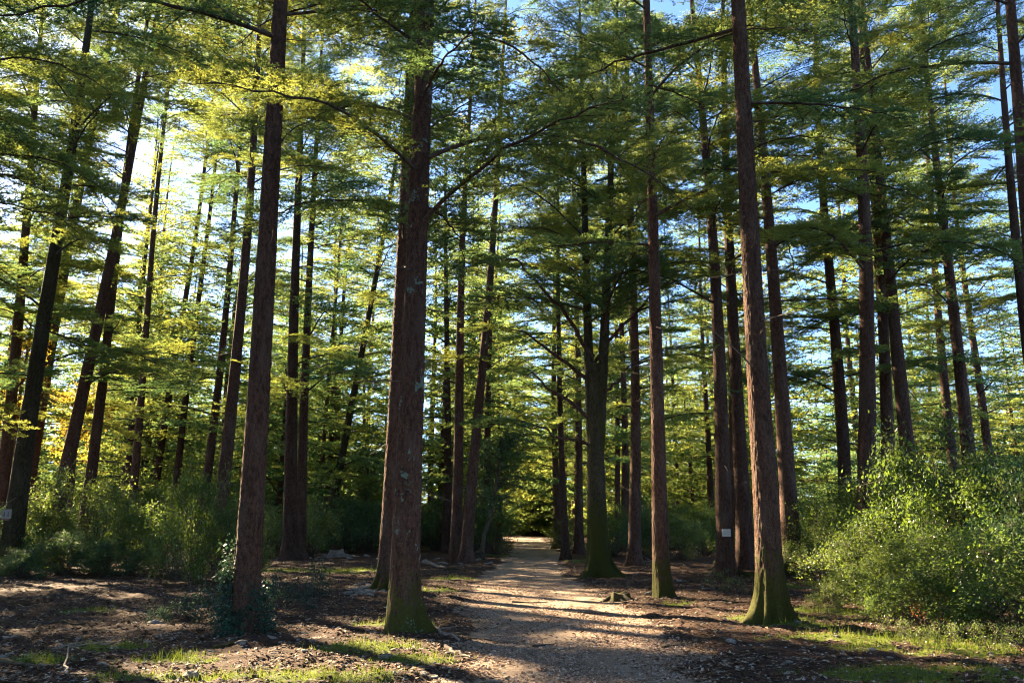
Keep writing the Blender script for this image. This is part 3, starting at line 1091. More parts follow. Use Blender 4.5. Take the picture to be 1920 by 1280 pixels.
# unseen cedars added behind and beside the viewpoint to block sky light
behind = [(-9, -6), (-3, -9), (4, -7), (9, -3), (-14, 1), (13, 4), (-6, -16), (3, -17), (11, -13), (-15, -10), (18, -6), (16, 12), (22, 3), (-10, -13), (8, -19), (-1, -25), (-20, -18), (15, -22), (20, -14), (-24, -6), (25, 10)]
for k, (X, Y) in enumerate(spots + behind):
    v = (fr.choice((0, 2, 2, 3, 3, 3)) if Y > 58 else fr.choice((0, 0, 1, 1, 2, 3))) if Y > 30 else fr.choice((0, 1))
    if Y > 30 and abs(X - float(np.interp(Y, PY, PX))) < 5 and Y < 88:
        v = fr.choice((0, 1))
    s = fr.uniform(.88, 1.12)
    o = obj('distant_cedar' if Y > 30 else 'cedar_tree', None, None, (X, Y, gz(X, Y) - .05), (fr.uniform(-.015, .015), fr.uniform(-.015, .015), fr.uniform(0, 6.28)), (s, s, s))
    if Y > 30:
        tag(o, FAR_LABEL[v], 'tree', ('distant tall cedars', 'distant tall cedars', 'distant cedars with low boughs', 'young cedars deep in the forest')[v])
    else:
        tag(o, 'tall cedar out of view, added for shade', 'tree', 'unseen cedars added for shade')
    t = obj('trunk', FAR[v][1], o)
    t['moss'], t['lichen'] = .1, -.3
    obj('crown', FAR[v][0], o)


# ------------------------------------------------------------------ shrubs
def shrub_mesh(seed, H, Rr, ncl, nlf, ll, lw, leafmat):
    """stems from the foot to leafy clumps spread through a rounded dome; returns stems mesh, foliage mesh"""
    r = np.random.default_rng(seed)
    g, f = Geo(), Geo()
    lump = r.uniform(0, 50)
    for k in range(ncl):
        az = r.uniform(0, 6.28)
        el = math.asin(r.uniform(.02, 1) ** .8)
        q = r.uniform(.35, 1) ** .5
        edge = .72 + .5 * float(vnoise(math.cos(az) * 1.7 + lump, math.sin(az) * 1.7, el * 2.0))
        c = np.array([math.cos(az) * math.cos(el) * Rr * q * edge, math.sin(az) * math.cos(el) * Rr * q * edge, H * (.10 + .80 * math.sin(el) * q * edge)])
        cr = r.uniform(.16, .36) * (Rr / 1.25) ** .5 * min(1, H / 1.2) ** .5
        # stem with a kink
        t = np.linspace(0, 1, 6)
        foot = np.array([r.normal(0, .10), r.normal(0, .10), -.05]) * Rr
        P = foot + (c - foot) * t[:, None]
        P[:, :2] *= (.55 + .45 * t[:, None])
        P += r.normal(0, .03, P.shape) * Rr * np.sin(t * 3.1)[:, None]
        g.tube(P, (.012 * (1 - .8 * t) + .002) * (H / 2.2) ** .5, 4)
        # shoots inside the clump, some poke out
        ns = 9
        d0 = unit(r.normal(0, 1, (ns, 3)) + np.array([0, 0, .35]) + .6 * (c - np.array([0, 0, H * .3])) / Rr)
        ln = cr * r.uniform(.7, 1.5, (ns, 1))
        A, B = np.repeat(c[None], ns, 0), c + d0 * ln
        g.spikes(A, B, .004)
        m = int(nlf * r.uniform(.6, 1.3))
        i = r.integers(0, ns, m)
        s_ = r.uniform(.25, 1.08, (m, 1))
        P4 = A[i] + (B - A)[i] * s_ + r.normal(0, .30 * cr, (m, 3)) * np.array([1, 1, .8])
        P4[:, 2] = np.where(P4[:, 2] < .03, r.uniform(.03, .2, m), P4[:, 2])
        outw = unit(P4 - c + np.array([0, 0, .3 * cr]))
        nrm = unit(outw * .55 + np.array([0, 0, .55]) + r.normal(0, .45, (m, 3)))
        dl = unit(np.cross(nrm, r.normal(0, 1, (m, 3))) + outw * .5)
        L = ll * r.uniform(.55, 1.3, (m, 1))
        W = unit(np.cross(dl, nrm)) * (lw * L / ll)
        f.leaves(P4, dl * L, W, nrm * (-.10 * L), 0, np.clip(r.uniform(.15, .85) + r.normal(0, .17, m), 0, 1))
    return g.mesh('stems', [M['stem']]), f.mesh('foliage', [leafmat])


SHR = {
    'green': [shrub_mesh(400 + k, 2.4, 1.5, 50, 210, .062, .019, M['leaf']) for k in range(3)],
    'pale': [shrub_mesh(420 + k, 2.2, 1.4, 48, 200, .060, .019, M['leaf_pale']) for k in range(3)],
    'dark': [shrub_mesh(440 + k, 2.3, 1.55, 54, 210, .064, .019, M['leaf_dark']) for k in range(2)],
    'low': [shrub_mesh(460 + k, .75, .8, 16, 90, .060, .018, M['leaf_low']) for k in range(2)],
    'sprig': [shrub_mesh(480 + k, .6, .55, 12, 60, .036, .010, M['leaf_pale']) for k in range(2)],
    'rust': [shrub_mesh(490, .7, .65, 14, 60, .048, .015, M['leaf_rust'])],
}
sr = random.Random(5)


def shrub(px, Y, h, w, kind, label, group=None, name='shrub'):
    """px photo column, Y distance, h height m, w width m"""
    X = at_depth(px, 975, Y).x
    v = sr.choice(SHR[kind])
    h *= 1.06
    H0 = {'green': 2.4, 'pale': 2.2, 'dark': 2.3, 'low': .75, 'sprig': .6, 'rust': .7}[kind]
    W0 = {'green': 3.0, 'pale': 2.8, 'dark': 3.1, 'low': 1.6, 'sprig': 1.1, 'rust': 1.3}[kind]
    o = obj(name, None, None, (X, Y, gz(X, Y) - .04), (0, 0, sr.uniform(0, 6.28)), (w / W0, w / W0, h / H0))
    tag(o, label, 'shrub', group)
    obj('stems', v[0], o)
    obj('foliage', v[1], o)
    return o


# big thicket on the right
RT = [('green', 1760, 16.5, 3.5, 3.4, 'tallest bushy green shrub crowning the big thicket'),
      ('green', 1850, 15.5, 3.0, 3.2, 'broad green shrub filling the deep shade of the big thicket'),
      ('green', 1655, 17.5, 2.4, 2.6, 'rounded sunlit shrub in the middle of the big thicket'),
      ('pale', 1615, 17.0, 1.7, 2.3, 'pale sunlit shrub at the path side of the big thicket'),
      ('green', 1700, 14.2, 1.7, 2.3, 'leafy green shrub low in the middle of the big thicket'),
      ('pale', 1640, 14.6, 1.1, 1.7, 'low pale shrub with bare stems at the thicket edge'),
      ('green', 1790, 12.6, 1.45, 2.3, 'glossy green shrub at the front of the big thicket'),
      ('green', 1900, 11.8, 1.65, 2.4, 'glossy shrub with sparkling leaves at the thicket corner'),
      ('green', 1715, 12.6, .95, 1.6, 'low shrub with rusty leaves among its twigs before the thicket'),
      ('dark', 1880, 17.5, 3.0, 3.2, 'dark shrub at the shaded back of the big thicket'),
      ('dark', 1960, 14.0, 2.6, 3.0, 'dark shrub closing off the big thicket'),
      ('green', 1830, 20, 3.0, 3.2, 'green shrub behind the big thicket in front of leaning cedars'),
      ('pale', 1545, 22.5, 1.7, 2.0, 'yellowish shrub beside the reddish cedar with sunlit foot'),
      ('green', 1570, 24.0, 2.6, 3.0, 'deep green shrub behind the grey cedar trunk'),
      ('green', 1680, 23.0, 3.4, 3.4, 'green shrub under the straight dark cedar'),
      ('green', 1515, 29.0, 2.5, 3.0, 'shrub behind the reddish cedar with sunlit foot'),
      ('pale', 1555, 16.0, .7, 1.0, 'wispy low shrub beside the big dark trunk')]
for k, X, Y, h, w, lab in RT:
    shrub(X, Y, h, w, k, lab)
# left thicket
LT = [('dark', 5, 25.6, 2.2, 3.2, 'dark shrub hiding the foot of the sign cedar'),
      ('pale', 105, 26.5, 3.0, 3.2, 'sparkling pale shrub beside the sign cedar'),
      ('pale', 190, 26.5, 3.2, 3.2, 'pale sunlit shrub under the leaning cedars'),
      ('green', 255, 25.5, 2.3, 2.6, 'green shrub in the hollow of the thicket by the sign cedar'),
      ('dark', 130, 24.5, 1.4, 2.6, 'low dark shrub along the front of the thicket by the sign cedar'),
      ('dark', 215, 24.0, 1.2, 2.2, 'low shaded shrub in front of the pale thicket shrubs'),
      ('pale', 335, 24.0, 1.9, 1.7, 'bright backlit shrub at the end of the thicket by the sign cedar'),
      ('green', 375, 21.5, 3.0, 2.4, 'tall wispy shrub leaning against the ivy clad trunk'),
      ('green', 425, 21.0, 2.3, 1.8, 'green shrub close behind the ivy clad trunk'),
      ('green', 310, 29.0, 3.1, 3.0, 'light green shrub at the back of the thicket by the sign cedar'),
      ('dark', 50, 23.2, .9, 1.8, 'dark low shrub at the foot of the sign cedar')]
for k, X, Y, h, w, lab in LT:
    shrub(X, Y, h, w, k, lab)
# small plants round the ivy clad trunk
for k, X, Y, h, w, lab in (('low', 385, 14.6, .62, 1.1, 'low bluish plant beside the rounded stone near the ivy clad trunk'),
                           ('low', 340, 14.2, .40, .8, 'small low plant in front of the thicket by the sign cedar'),
                           ('low', 545, 15.6, .62, 1.2, 'low bluish shrublet between the ivy clad trunk and the clearing'),
                           ('low', 592, 18.0, .80, .8, 'upright dark shrublet on the mossy clearing'),
                           ('low', 515, 17.5, .55, 1.0, 'low shrublet hidden behind the ivy clad trunk')):
    shrub(X, Y, h, w, k, lab, name='small_shrub')
for i, (X, Y, h) in enumerate(((1560, 13.2, .35), (1610, 12.6, .4), (1660, 11.8, .35), (1520, 15, .35), (1700, 11.2, .3), (1750, 11.0, .35), (1830, 10.6, .4), (1900, 10.3, .4),
                               (1345, 20.5, .5), (1370, 19.5, .4), (1500, 13.0, .25), (1640, 13.5, .45))):
    shrub(X, Y, h, h * 1.8, 'sprig', 'wispy green sprig on the ground before the big thicket' if X > 1450 else 'wispy sprig growing by the notice tree',
          'sprigs before the big thicket' if X > 1450 else 'sprigs by the notice tree', 'sprig')
shrub(1735, 13.0, .7, 1.0, 'rust', 'rust brown leafed plant inside the big thicket', name='small_shrub')
shrub(1905, 15.0, .8, .9, 'rust', 'rusty plant high up in the dark part of the thicket', name='small_shrub').location.z += 1.2
# middle distance
MD = [('pale', 585, 38.5, 2.6, 2.6, 'bright yellow green shrub behind the paired cedars of the clearing'),
      ('pale', 510, 38.0, 2.4, 2.6, 'leafy shrub between the ivy clad trunk and the paired cedars'),
      ('dark', 640, 42.0, 3.0, 4.0, 'dark green shrub at the back of the mossy clearing'),
      ('dark', 690, 43.0, 2.8, 4.0, 'dark green rounded shrub next to the thickest trunk'),
      ('dark', 820, 46.0, 3.2, 3.6, 'dark shrub between the thickest trunk and the reddish pair'),
      ('green', 930, 42.0, 2.6, 2.6, 'dark leafy shrub under the evergreen oak by the path'),
      ('green', 895, 44.0, 2.4, 2.6, 'shrub behind the reddish pair of cedars'),
      ('pale', 1062, 48.0, 1.9, 2.2, 'lit shrub at the edge of the far footpath'),
      ('green', 1150, 40.0, 2.3, 2.8, 'shrub behind the forked mossy tree'),
      ('dark', 1205, 37.0, 2.2, 2.6, 'dark shrub behind the reddish trunk and the stump'),
      ('pale', 1275, 36.0, 2.0, 2.6, 'sunlit rounded shrub behind the slender mossy footed cedar'),
      ('green', 1315, 39.0, 2.4, 2.6, 'green shrub next to the notice tree'),
      ('pale', 1420, 33.0, 2.2, 2.6, 'yellowish shrub seen between the notice tree and the big dark trunk'),
      ('green', 1360, 42.0, 2.8, 3.4, 'green shrub behind the notice tree')]
for k, X, Y, h, w, lab in MD:
    shrub(X, Y, h, w, k, lab)
for (a_, b_) in ((1.6, 96), (3.6, 93), (-.8, 102), (2.8, 101), (6.0, 88), (.8, 103)):
    shrub(960 + FPX * a_ / b_, b_, 2.6, 4.2, 'dark', 'far shrub of the undergrowth between distant trunks', 'far undergrowth shrubs')
for k in range(290):
    Y = 40 + 65 * sr.random() ** .9 if k < 165 else sr.uniform(90, 150)
    X = sr.uniform(-.68, .68) * Y
    if abs(X - np.interp(Y, PY, PX)) < 3.9 and Y < 86:
        continue
    px = 960 + FPX * X / Y
    shrub(px, Y, sr.uniform(1.8, 3.4), sr.uniform(3.4, 5.2), sr.choice(('green', 'dark', 'green', 'pale')), 'far shrub of the undergrowth between distant trunks', 'far undergrowth shrubs')

# evergreen oak by the path and the yellow leaved tree
def leafy_tree(name, label, px, Y, H, Rc, cb, kind, stem_pts, seed, leaf=.07, nl=16):
    X = at_depth(px, 975, Y).x
    root = obj(name, None, None, (X, Y, gz(X, Y) - .04))
    tag(root, label, 'tree')
    g = Geo()
    P = np.array(stem_pts, float)
    t = np.linspace(0, 1, len(P))
    tt = np.linspace(0, 1, 24)
    P = np.stack([np.interp(tt, t, P[:, i]) for i in range(3)], -1)
    g.tube(P, .10 * (1 - .8 * tt) + .012, 9)
    r = np.random.default_rng(seed)
    f = Geo()
    A, B = [], []
    for k in range(46):
        s = r.uniform(cb, 1)
        a = np.array([np.interp(s, tt, P[:, i]) for i in range(3)])
        dv = unit(np.array([r.normal(), r.normal(), r.normal(.2, .4)]))
        b = a + dv * Rc * r.uniform(.4, 1)
        q = np.linspace(0, 1, 5)[:, None]
        mid = a + (b - a) * q + np.array([0, 0, .12]) * np.sin(q * 3.1) + r.normal(0, .03, (5, 3)) * q
        g.tube(mid, .022 * (1 - q[:, 0]) + .004, 4)
        A.append(np.repeat(mid[1:4], 5, 0))
    A = np.concatenate(A)
    B = A + unit(r.normal(0, 1, A.shape) + np.array([0, 0, .2])) * r.uniform(.2, .6, (len(A), 1))
    g.spikes(A, B, .006)
    n = len(A)
    i4 = np.repeat(np.arange(n), nl)
    P4 = A[i4] + (B - A)[i4] * r.uniform(.2, 1.1, (len(i4), 1)) + r.normal(0, .04, (len(i4), 3))
    m = len(P4)
    dl = unit(r.normal(0, 1, (m, 3)))
    L = leaf * r.uniform(.6, 1.2, (m, 1))
    nrm = unit(np.array([0, 0, 1.]) + r.normal(0, .6, (m, 3)))
    f.leaves(P4, dl * L, unit(np.cross(dl, nrm)) * L * .32, nrm * (-.1 * L), 0, np.clip(np.repeat(r.uniform(.1, .9, n), nl) + r.normal(0, .15, m), 0, 1))
    obj('trunk', g.mesh('trunk', [M['stem']]), root)
    obj('crown', f.mesh('crown', [M[kind]]), root)


leafy_tree('evergreen_oak', 'dark evergreen oak with a curved stem beside the footpath', 905, 40, 6, 2.2, .45, 'leaf_dark',
           [(0, 0, -.1), (.05, 0, .9), (.35, .1, 1.8), (.6, 0, 3.0), (.75, 0, 4.4), (.8, 0, 5.6)], 31, .09)
leafy_tree('evergreen_oak', 'evergreen oak at the back of the mossy clearing', 690, 47, 6, 2.2, .4, 'leaf_dark',
           [(0, 0, -.1), (.05, 0, .9), (-.1, .1, 1.8), (-.2, 0, 3.0), (-.1, 0, 4.4), (0, 0, 5.2)], 33, .09)
leafy_tree('evergreen_oak', 'pale green leafy tree in shade behind the reddish pair', 835, 50, 7, 2.4, .35, 'leaf',
           [(0, 0, -.1), (.05, 0, .9), (.1, .1, 2.0), (.1, 0, 3.4), (.2, 0, 5.0), (.2, 0, 6.6)], 35, .10)
leafy_tree('yellow_tree', 'small autumn tree with golden yellow leaves behind leaning cedars', 120, 34, 6, 1.9, .5, 'leaf_yellow',
           [(0, 0, -.1), (.1, 0, 1.5), (.15, .1, 3.0), (.1, 0, 4.6), (.2, 0, 6.0), (.2, 0, 6.4)], 37, .085, 6)
leafy_tree('yellow_tree', 'smaller yellow leaved tree beside the sign cedar', 2, 32, 6, 1.5, .5, 'leaf_yellow',
           [(0, 0, -.1), (.1, 0, 2), (.15, .1, 4.0), (.1, 0, 6), (.2, 0, 8.0), (.2, 0, 9.4)], 39, .085, 5)

# ------------------------------------------------------------------ ivy round the near left trunk
lab = CEDARS[0][8]['label']
_, axA, baseA = AXES[lab]
r = np.random.default_rng(99)
iv, st = Geo(), Geo()
pts = []
for k in range(16):
    th0 = r.uniform(0, 6.28)
    hh = r.uniform(.3, 1.35)
    t = np.linspace(0, 1, 16)
    th = th0 + .5 * np.sin(t * 4 + k)
    A = axA(hh * t)
    rr_ = .27 + .10 * np.exp(-hh * t / .3)
    P = np.stack([A[:, 0] + rr_ * np.cos(th), A[:, 1] + rr_ * np.sin(th), hh * t], -1)
    st.tube(P, .006, 4)
    pts.append(P)
pts = np.concatenate(pts)
i4 = np.repeat(np.arange(len(pts)), 12)
P4 = pts[i4] + r.normal(0, .06, (len(i4), 3))
c0 = axA(np.clip(P4[:, 2], 0, 3))
outw = unit((P4 - c0) * np.array([1, 1, 0]))
P4 = P4 + outw * r.uniform(.0, .10, (len(P4), 1)) * r.uniform(0, 1, (len(P4), 1))
P4[:, 2] = np.maximum(P4[:, 2], .03)
m = len(P4)
dl = unit(outw * .5 + r.normal(0, .7, (m, 3)) + np.array([0, 0, -.25]))
L = .055 * r.uniform(.6, 1.3, (m, 1))
nrm = unit(outw + r.normal(0, .5, (m, 3)))
iv.leaves(P4, dl * L, unit(np.cross(dl, nrm)) * L * .36, nrm * (-.1 * L), 0, r.uniform(0, 1, m))
io = tag(obj('ivy_plant', None, None, baseA), 'dark ivy climbing the foot of the near reddish trunk', 'ivy')
obj('foliage', iv.mesh('foliage', [M['leaf_low']]), io)
obj('stems', st.mesh('stems', [M['stem']]), io)

# ------------------------------------------------------------------ notices on the trunks
def plain(name, c, rough=.6):
    m, nt, out = mat(name)
    bs = N(nt, 'ShaderNodeBsdfPrincipled', Roughness=rough)
    tc = nt.nodes.new('ShaderNodeTexCoord')
    n = noise(nt, tc.outputs['Object'], 18, 3)
    nt.links.new(mixc(nt, n, tuple(v * .85 for v in c), c), bs.inputs['Base Color'])
    nt.links.new(bs.outputs[0], out.inputs[0])
    return m


M['paper'] = plain('paper', (.72, .66, .58))
M['ink'] = plain('ink', (.22, .20, .18))
M['sign_dull'] = plain('dull_sign', (.20, .20, .17))
M['picto'] = plain('pictogram', (.06, .075, .07))
M['sign_red'] = plain('sign_strip', (.16, .07, .05))


def box(g, c, s, mi=0):
    c, s = np.array(c), np.array(s) / 2
    V = c + s * np.array([[x, y, z] for x in (-1, 1) for y in (-1, 1) for z in (-1, 1)])
    T = [(0, 1, 3), (0, 3, 2), (4, 6, 7), (4, 7, 5), (0, 4, 5), (0, 5, 1), (2, 3, 7), (2, 7, 6), (0, 2, 6), (0, 6, 4), (1, 5, 7), (1, 7, 3)]
    g.add(V, T, mi)


lab = 'cedar with a small white notice fixed to its trunk'
q = at_depth(1357, 998, 25)
root = tag(obj('paper_notice', None, None, (q.x, 25 - .30, q.z)), 'small white notice with rows of print on the cedar trunk', 'notice')
g = Geo()
box(g, (0, 0, 0), (.25, .012, .205))
obj('board', g.mesh('board', [M['paper']]), root)
g = Geo()
for z in np.linspace(.07, -.05, 6):                     # rows of print, too small to read
    x = -.10
    while x < .085:
        w = random.uniform(.012, .032)
        box(g, (x + w / 2, -.008, z), (w, .004, .007))
        x += w + .009
obj('print_rows', g.mesh('print_rows', [M['ink']]), root)
q = at_depth(27, 963, 25)
root = tag(obj('pictogram_sign', None, None, (q.x, 25 - .40, q.z)), 'dull grey sign with dark figures on the mossy cedar trunk', 'sign')
g = Geo()
box(g, (0, 0, 0), (.30, .014, .26))
obj('board', g.mesh('board', [M['sign_dull']]), root)
g = Geo()
for sx_, s_ in ((-.055, 1), (.06, .9)):
    th = np.linspace(0, 2 * np.pi, 10)[:-1]
    c = np.array([sx_, -.010, .045 * s_])
    V = np.concatenate([[c], c + np.stack([.018 * np.cos(th), 0 * th, .018 * np.sin(th)], -1)])
    g.add(V, [(0, 1 + i, 1 + (i + 1) % 9) for i in range(9)])
    box(g, (sx_, -.010, -.005), (.032 * s_, .004, .055 * s_))
    box(g, (sx_ - .012, -.0105, -.052), (.012, .004, .05))
    box(g, (sx_ + .014, -.0105, -.052), (.012, .004, .05))
obj('pictogram', g.mesh('pictogram', [M['picto']]), root)
g = Geo()
box(g, (0, -.0005, -.16), (.22, .012, .05))
obj('lower_strip', g.mesh('lower_strip', [M['sign_red']]), root)


# ------------------------------------------------------------------ stumps, logs, stones, sticks
def lumpy(seed, sx, sy, sz, nu=18, nv=12, rough=.35, flat=0):
    r = np.random.default_rng(seed)
    u = np.arange(nu) * 2 * np.pi / nu
    v = np.linspace(0, np.pi, nv)
    U, W = np.meshgrid(u, v)
    D = np.stack([np.sin(W) * np.cos(U), np.sin(W) * np.sin(U), np.cos(W)], -1)
    f = 1 + rough * (fbm(D[..., 0] * 1.6 + seed, D[..., 1] * 1.6, D[..., 2] * 1.6, 3) - .5) * 2
    V = (D * f[..., None] * np.array([sx, sy, sz])).reshape(-1, 3)
    if flat:
        V[:, 2] = np.minimum(V[:, 2], sz * flat)
    i = np.arange(nv - 1)[:, None] * nu
    j = np.arange(nu)[None]
    k = (j + 1) % nu
    q = np.stack([i + j, i + nu + j, i + nu + k, i + k], -1).reshape(-1, 4)
    return V, q


def stump(px, py, rad, h, label, roots=5, seed=1, mat_='stump'):
    X, Y = on_ground(px, py)
    root = tag(obj('tree_stump', None, None, (X, Y, gz(X, Y) - .02)), label, 'stump')
    r = np.random.default_rng(seed)
    nu, nv = 40, 16
    th = np.arange(nu) * 2 * np.pi / nu
    hs = np.linspace(-.1, h, nv)
    TH, HH = np.meshgrid(th, hs)
    c, s = np.cos(TH), np.sin(TH)
    RR = rad * (1 + .9 * np.exp(-np.maximum(HH, 0) / (h * .35)) * np.clip(.5 + .6 * np.cos(roots * TH + 1.3 * np.sin(TH)), 0, 1.2))
    RR *= 1 + .35 * (fbm(c * 2 + seed, s * 2, HH * 5, 3) - .5)
    HH2 = HH * (1 + .6 * (fbm(c * 1.3 + seed, s * 1.3, 3, 2) - .5) * (HH > h * .5))
    V = np.stack([RR * c, RR * s, HH2], -1).reshape(-1, 3)
    i = np.arange(nv - 1)[:, None] * nu
    j = np.arange(nu)[None]
    k = (j + 1) % nu
    q = np.stack([i + j, i + k, i + nu + k, i + nu + j], -1).reshape(-1, 4)
    top = (nv - 1) * nu
    V2 = np.concatenate([V, V[top:].mean(0, keepdims=True) * np.array([[1, 1, .85]])])
    tri = np.stack([top + np.arange(nu), top + (np.arange(nu) + 1) % nu, np.full(nu, len(V2) - 1)], -1)
    b = obj('stump_body', make_mesh('stump_body', V2, tri, [M[mat_]], quads=q, smooth_shade=True), root)
    b['moss'], b['lichen'] = .3, -.2
    for kx in range(roots):
        a = r.uniform(0, 6.28)
        t = np.linspace(0, 1, 10)
        ln = rad * r.uniform(1.8, 4.2)
        P = np.stack([np.cos(a + .5 * t) * (rad * .6 + ln * t), np.sin(a + .5 * t) * (rad * .6 + ln * t), .10 * (1 - t) ** 1.5 + .012 * np.sin(t * 9) - .03 * t], -1)
        g = Geo()
        g.tube(P, .07 * (1 - t) + .010, 8)
        obj('root', g.mesh('root', [M[mat_]]), root)


stump(1162, 1124, .19, .17, 'old mossy stump with spreading roots beside the footpath', 5, 3, 'bark_mossy')
stump(897, 1048, .20, .38, 'sawn stump beside the reddish pair of cedars', 4, 4)
stump(1352, 1072, .20, .25, 'mossy stump at the foot of the notice tree', 3, 5, 'bark_mossy')
stump(630, 1045, .32, .30, 'heap of pale broken wood at the back of the clearing', 5, 6, 'deadwood')


def log(px0, py0, px1, py1, rad, label, mat_='deadwood', seed=1, name='fallen_branch', cat='fallen branch', lift=.0, forks=2, wig=.1):
    a, b = on_ground(px0, py0), on_ground(px1, py1)
    r = np.random.default_rng(seed)
    n = 14
    t = np.linspace(0, 1, n)
    ln = math.hypot(b[0] - a[0], b[1] - a[1])
    nx, ny = -(b[1] - a[1]) / ln, (b[0] - a[0]) / ln
    w = wig * ln * (np.sin(t * 4 + seed) - math.sin(seed)) * .5 * t * (1 - t) * 2 + r.normal(0, .012, n)
    X = a[0] + (b[0] - a[0]) * t + nx * w
    Y = a[1] + (b[1] - a[1]) * t + ny * w
    Z = h_top(X, Y) + rad * .55 + lift * t
    root = tag(obj(name, None, None, (X[0], Y[0], float(Z[0]))), label, cat)
    P = np.stack([X - X[0], Y - Y[0], Z - Z[0]], -1)
    g = Geo()
    g.tube(P, rad * (1 - .6 * t) * (1 + r.normal(0, .08, n)), 9, cap=True)
    o = obj('main_stem', g.mesh('main_stem', [M[mat_]]), root)
    o['moss'] = .3
    o['lichen'] = -.2
    for k in range(forks):
        i = r.integers(3, n - 2)
        g = Geo()
        dv = np.array([r.normal(), r.normal(), r.uniform(.0, .2)])
        dv /= np.linalg.norm(dv)
        tt = np.linspace(0, 1, 5)[:, None]
        g.tube(P[i] + dv * tt * ln * r.uniform(.15, .3), rad * .4 * (1 - tt[:, 0]) + .002, 5)
        obj('side_twig', g.mesh('side_twig', [M[mat_]]), root)


log(97, 1219, 219, 1206, .022, 'long pale stick lying on dark soil before the thicket by the sign cedar', seed=2)
log(810, 1174, 862, 1196, .035, 'grey broken branch at the foot of the lichen patched trunk', seed=3)
log(836, 1208, 882, 1230, .028, 'short pale stick at the edge of the footpath', seed=4, forks=1)
log(870, 1188, 950, 1198, .018, 'thin dark twig lying across the edge of the footpath', 'stump', seed=5)
log(1000, 1206, 1040, 1202, .02, 'short dark stick lying on the footpath', 'stump', seed=6, forks=1)
log(795, 1058, 838, 1068, .10, 'cut log with pale top beside the clearing', seed=7, name='fallen_log', cat='log', forks=1)
log(838, 1068, 862, 1068, .10, 'short dark log lying near the reddish pair', 'stump', seed=8, name='fallen_log', cat='log', forks=0)
log(1365, 1080, 1440, 1088, .14, 'dark mossy log lying behind the big dark trunk', 'bark_mossy', seed=9, name='fallen_log', cat='log', forks=1)
log(1240, 1208, 1300, 1200, .016, 'thin twig lying between the footpath and the big dark trunk', 'stump', seed=10)
log(0, 1205, 40, 1197, .03, 'weathered stick on dark soil under the thicket by the sign cedar', seed=11)
log(0, 1252, 80, 1262, .03, 'rotten branch half sunk in the dark soil', 'stump', seed=12, wig=.2)
log(0, 1168, 160, 1172, .03, 'long dark root like branch crossing the soil', 'stump', seed=13, wig=.25)
log(400, 1216, 440, 1210, .035, 'mossy broken branch near the ivy clad trunk', 'bark_mossy', seed=14)
log(500, 1046, 545, 1046, .07, 'pale gnarled log at the edge of the mossy clearing', seed=15, name='fallen_log', cat='log')
log(556, 1046, 600, 1040, .05, 'dead branch leaning beside the paired cedars of the clearing', seed=16, lift=.3)
log(1200, 1042, 1222, 1062, .04, 'dead branch leaning by the reddish cedar behind the stump', seed=17, lift=-.05)
log(120, 1276, 150, 1234, .014, 'dry upright stalk in the grass patch', 'deadwood', seed=18, lift=.25, name='dry_stalk', cat='stalk')
log(1080, 1146, 1140, 1148, .015, 'small stick on the sunlit part of the footpath', 'stump', seed=19)
log(960, 1126, 1025, 1128, .022, 'knotty root crossing the sunlit footpath', 'stump', seed=20, forks=1)


def stones_group(spots, label, group, smin, smax, seed, flat=.55, name='stone'):
    r = random.Random(seed)
    for (px, py, f) in spots:
        X, Y = on_ground(px, py)
        V = STV[r.randrange(len(STV))]
        s = r.uniform(smin, smax) * f
        o = obj(name, V, None, (X, Y, gz(X, Y) + s * .12), (r.uniform(-.25, .25), r.uniform(-.25, .25), r.uniform(0, 6.28)), (s, s * r.uniform(.65, 1), s * flat * r.uniform(.7, 1.2)))
        tag(o, label, 'stone', group)


STV = []
for k in range(6):
    V, q = lumpy(600 + k * 11, 1, 1, 1, 14, 9, .42)
    V = V * (1 - .25 * (np.abs(V[:, 2:3]) > .55))
    STV.append(make_mesh('stone', V, None, [M['stone']], quads=q, smooth_shade=False))
rs = random.Random(3)
pile = [(rs.gauss(690, 17), rs.gauss(1112, 6.5), 1) for _ in range(34)]
stones_group(pile, 'pale flat stone heaped behind the lichen patched trunk', 'stone heap behind the thick trunk', .06, .15, 1)
stones_group([(290, 1170, 1.0)], 'rounded grey stone before the low bluish plant', None, .13, .135, 2, .8)
stones_group([(357, 1268, 1.0)], 'dark rounded stone in the bright grass patch', None, .09, .095, 3, .8)
stones_group([(725, 1232, 1)], 'flat stone in the sunlit strip before the lichen patched trunk', None, .10, .105, 4)
stones_group([(1372, 1204, 1)], 'lone rounded stone between the footpath and the big dark trunk', None, .075, .08, 5, .7)
stones_group([(1494, 1172, 1)], 'pale stone in the sun beside the big dark trunk', None, .08, .085, 6, .7)
scat = []
for _ in range(62):
    scat.append((rs.uniform(0, 860), rs.uniform(1165, 1278), rs.uniform(.5, 1.2)))
stones_group(scat, 'pale limestone lying loose on the dark floor around the ivy clad trunk', 'loose stones around the ivy clad trunk', .028, .07, 7)
scat = [(rs.uniform(1300, 1780), rs.uniform(1190, 1278), rs.uniform(.5, 1.1)) for _ in range(26)]
stones_group(scat, 'small pale stone lying on the shaded floor before the big dark trunk', 'loose stones before the big dark trunk', .025, .06, 8)
scat = [(rs.uniform(800, 930), rs.uniform(1046, 1062), rs.uniform(.8, 1.4)) for _ in range(16)] + [(rs.uniform(500, 720), rs.uniform(1040, 1052), rs.uniform(.8, 1.4)) for _ in range(16)]
stones_group(scat, 'grey stone at the edge of the mossy clearing', 'stones along the clearing', .07, .14, 9)
scat = [(rs.uniform(1150, 1400), rs.uniform(1075, 1125), rs.uniform(.6, 1.2)) for _ in range(20)]
stones_group(scat, 'stone in the litter between the stump and the notice tree', 'stones in the litter by the notice tree', .04, .08, 10)


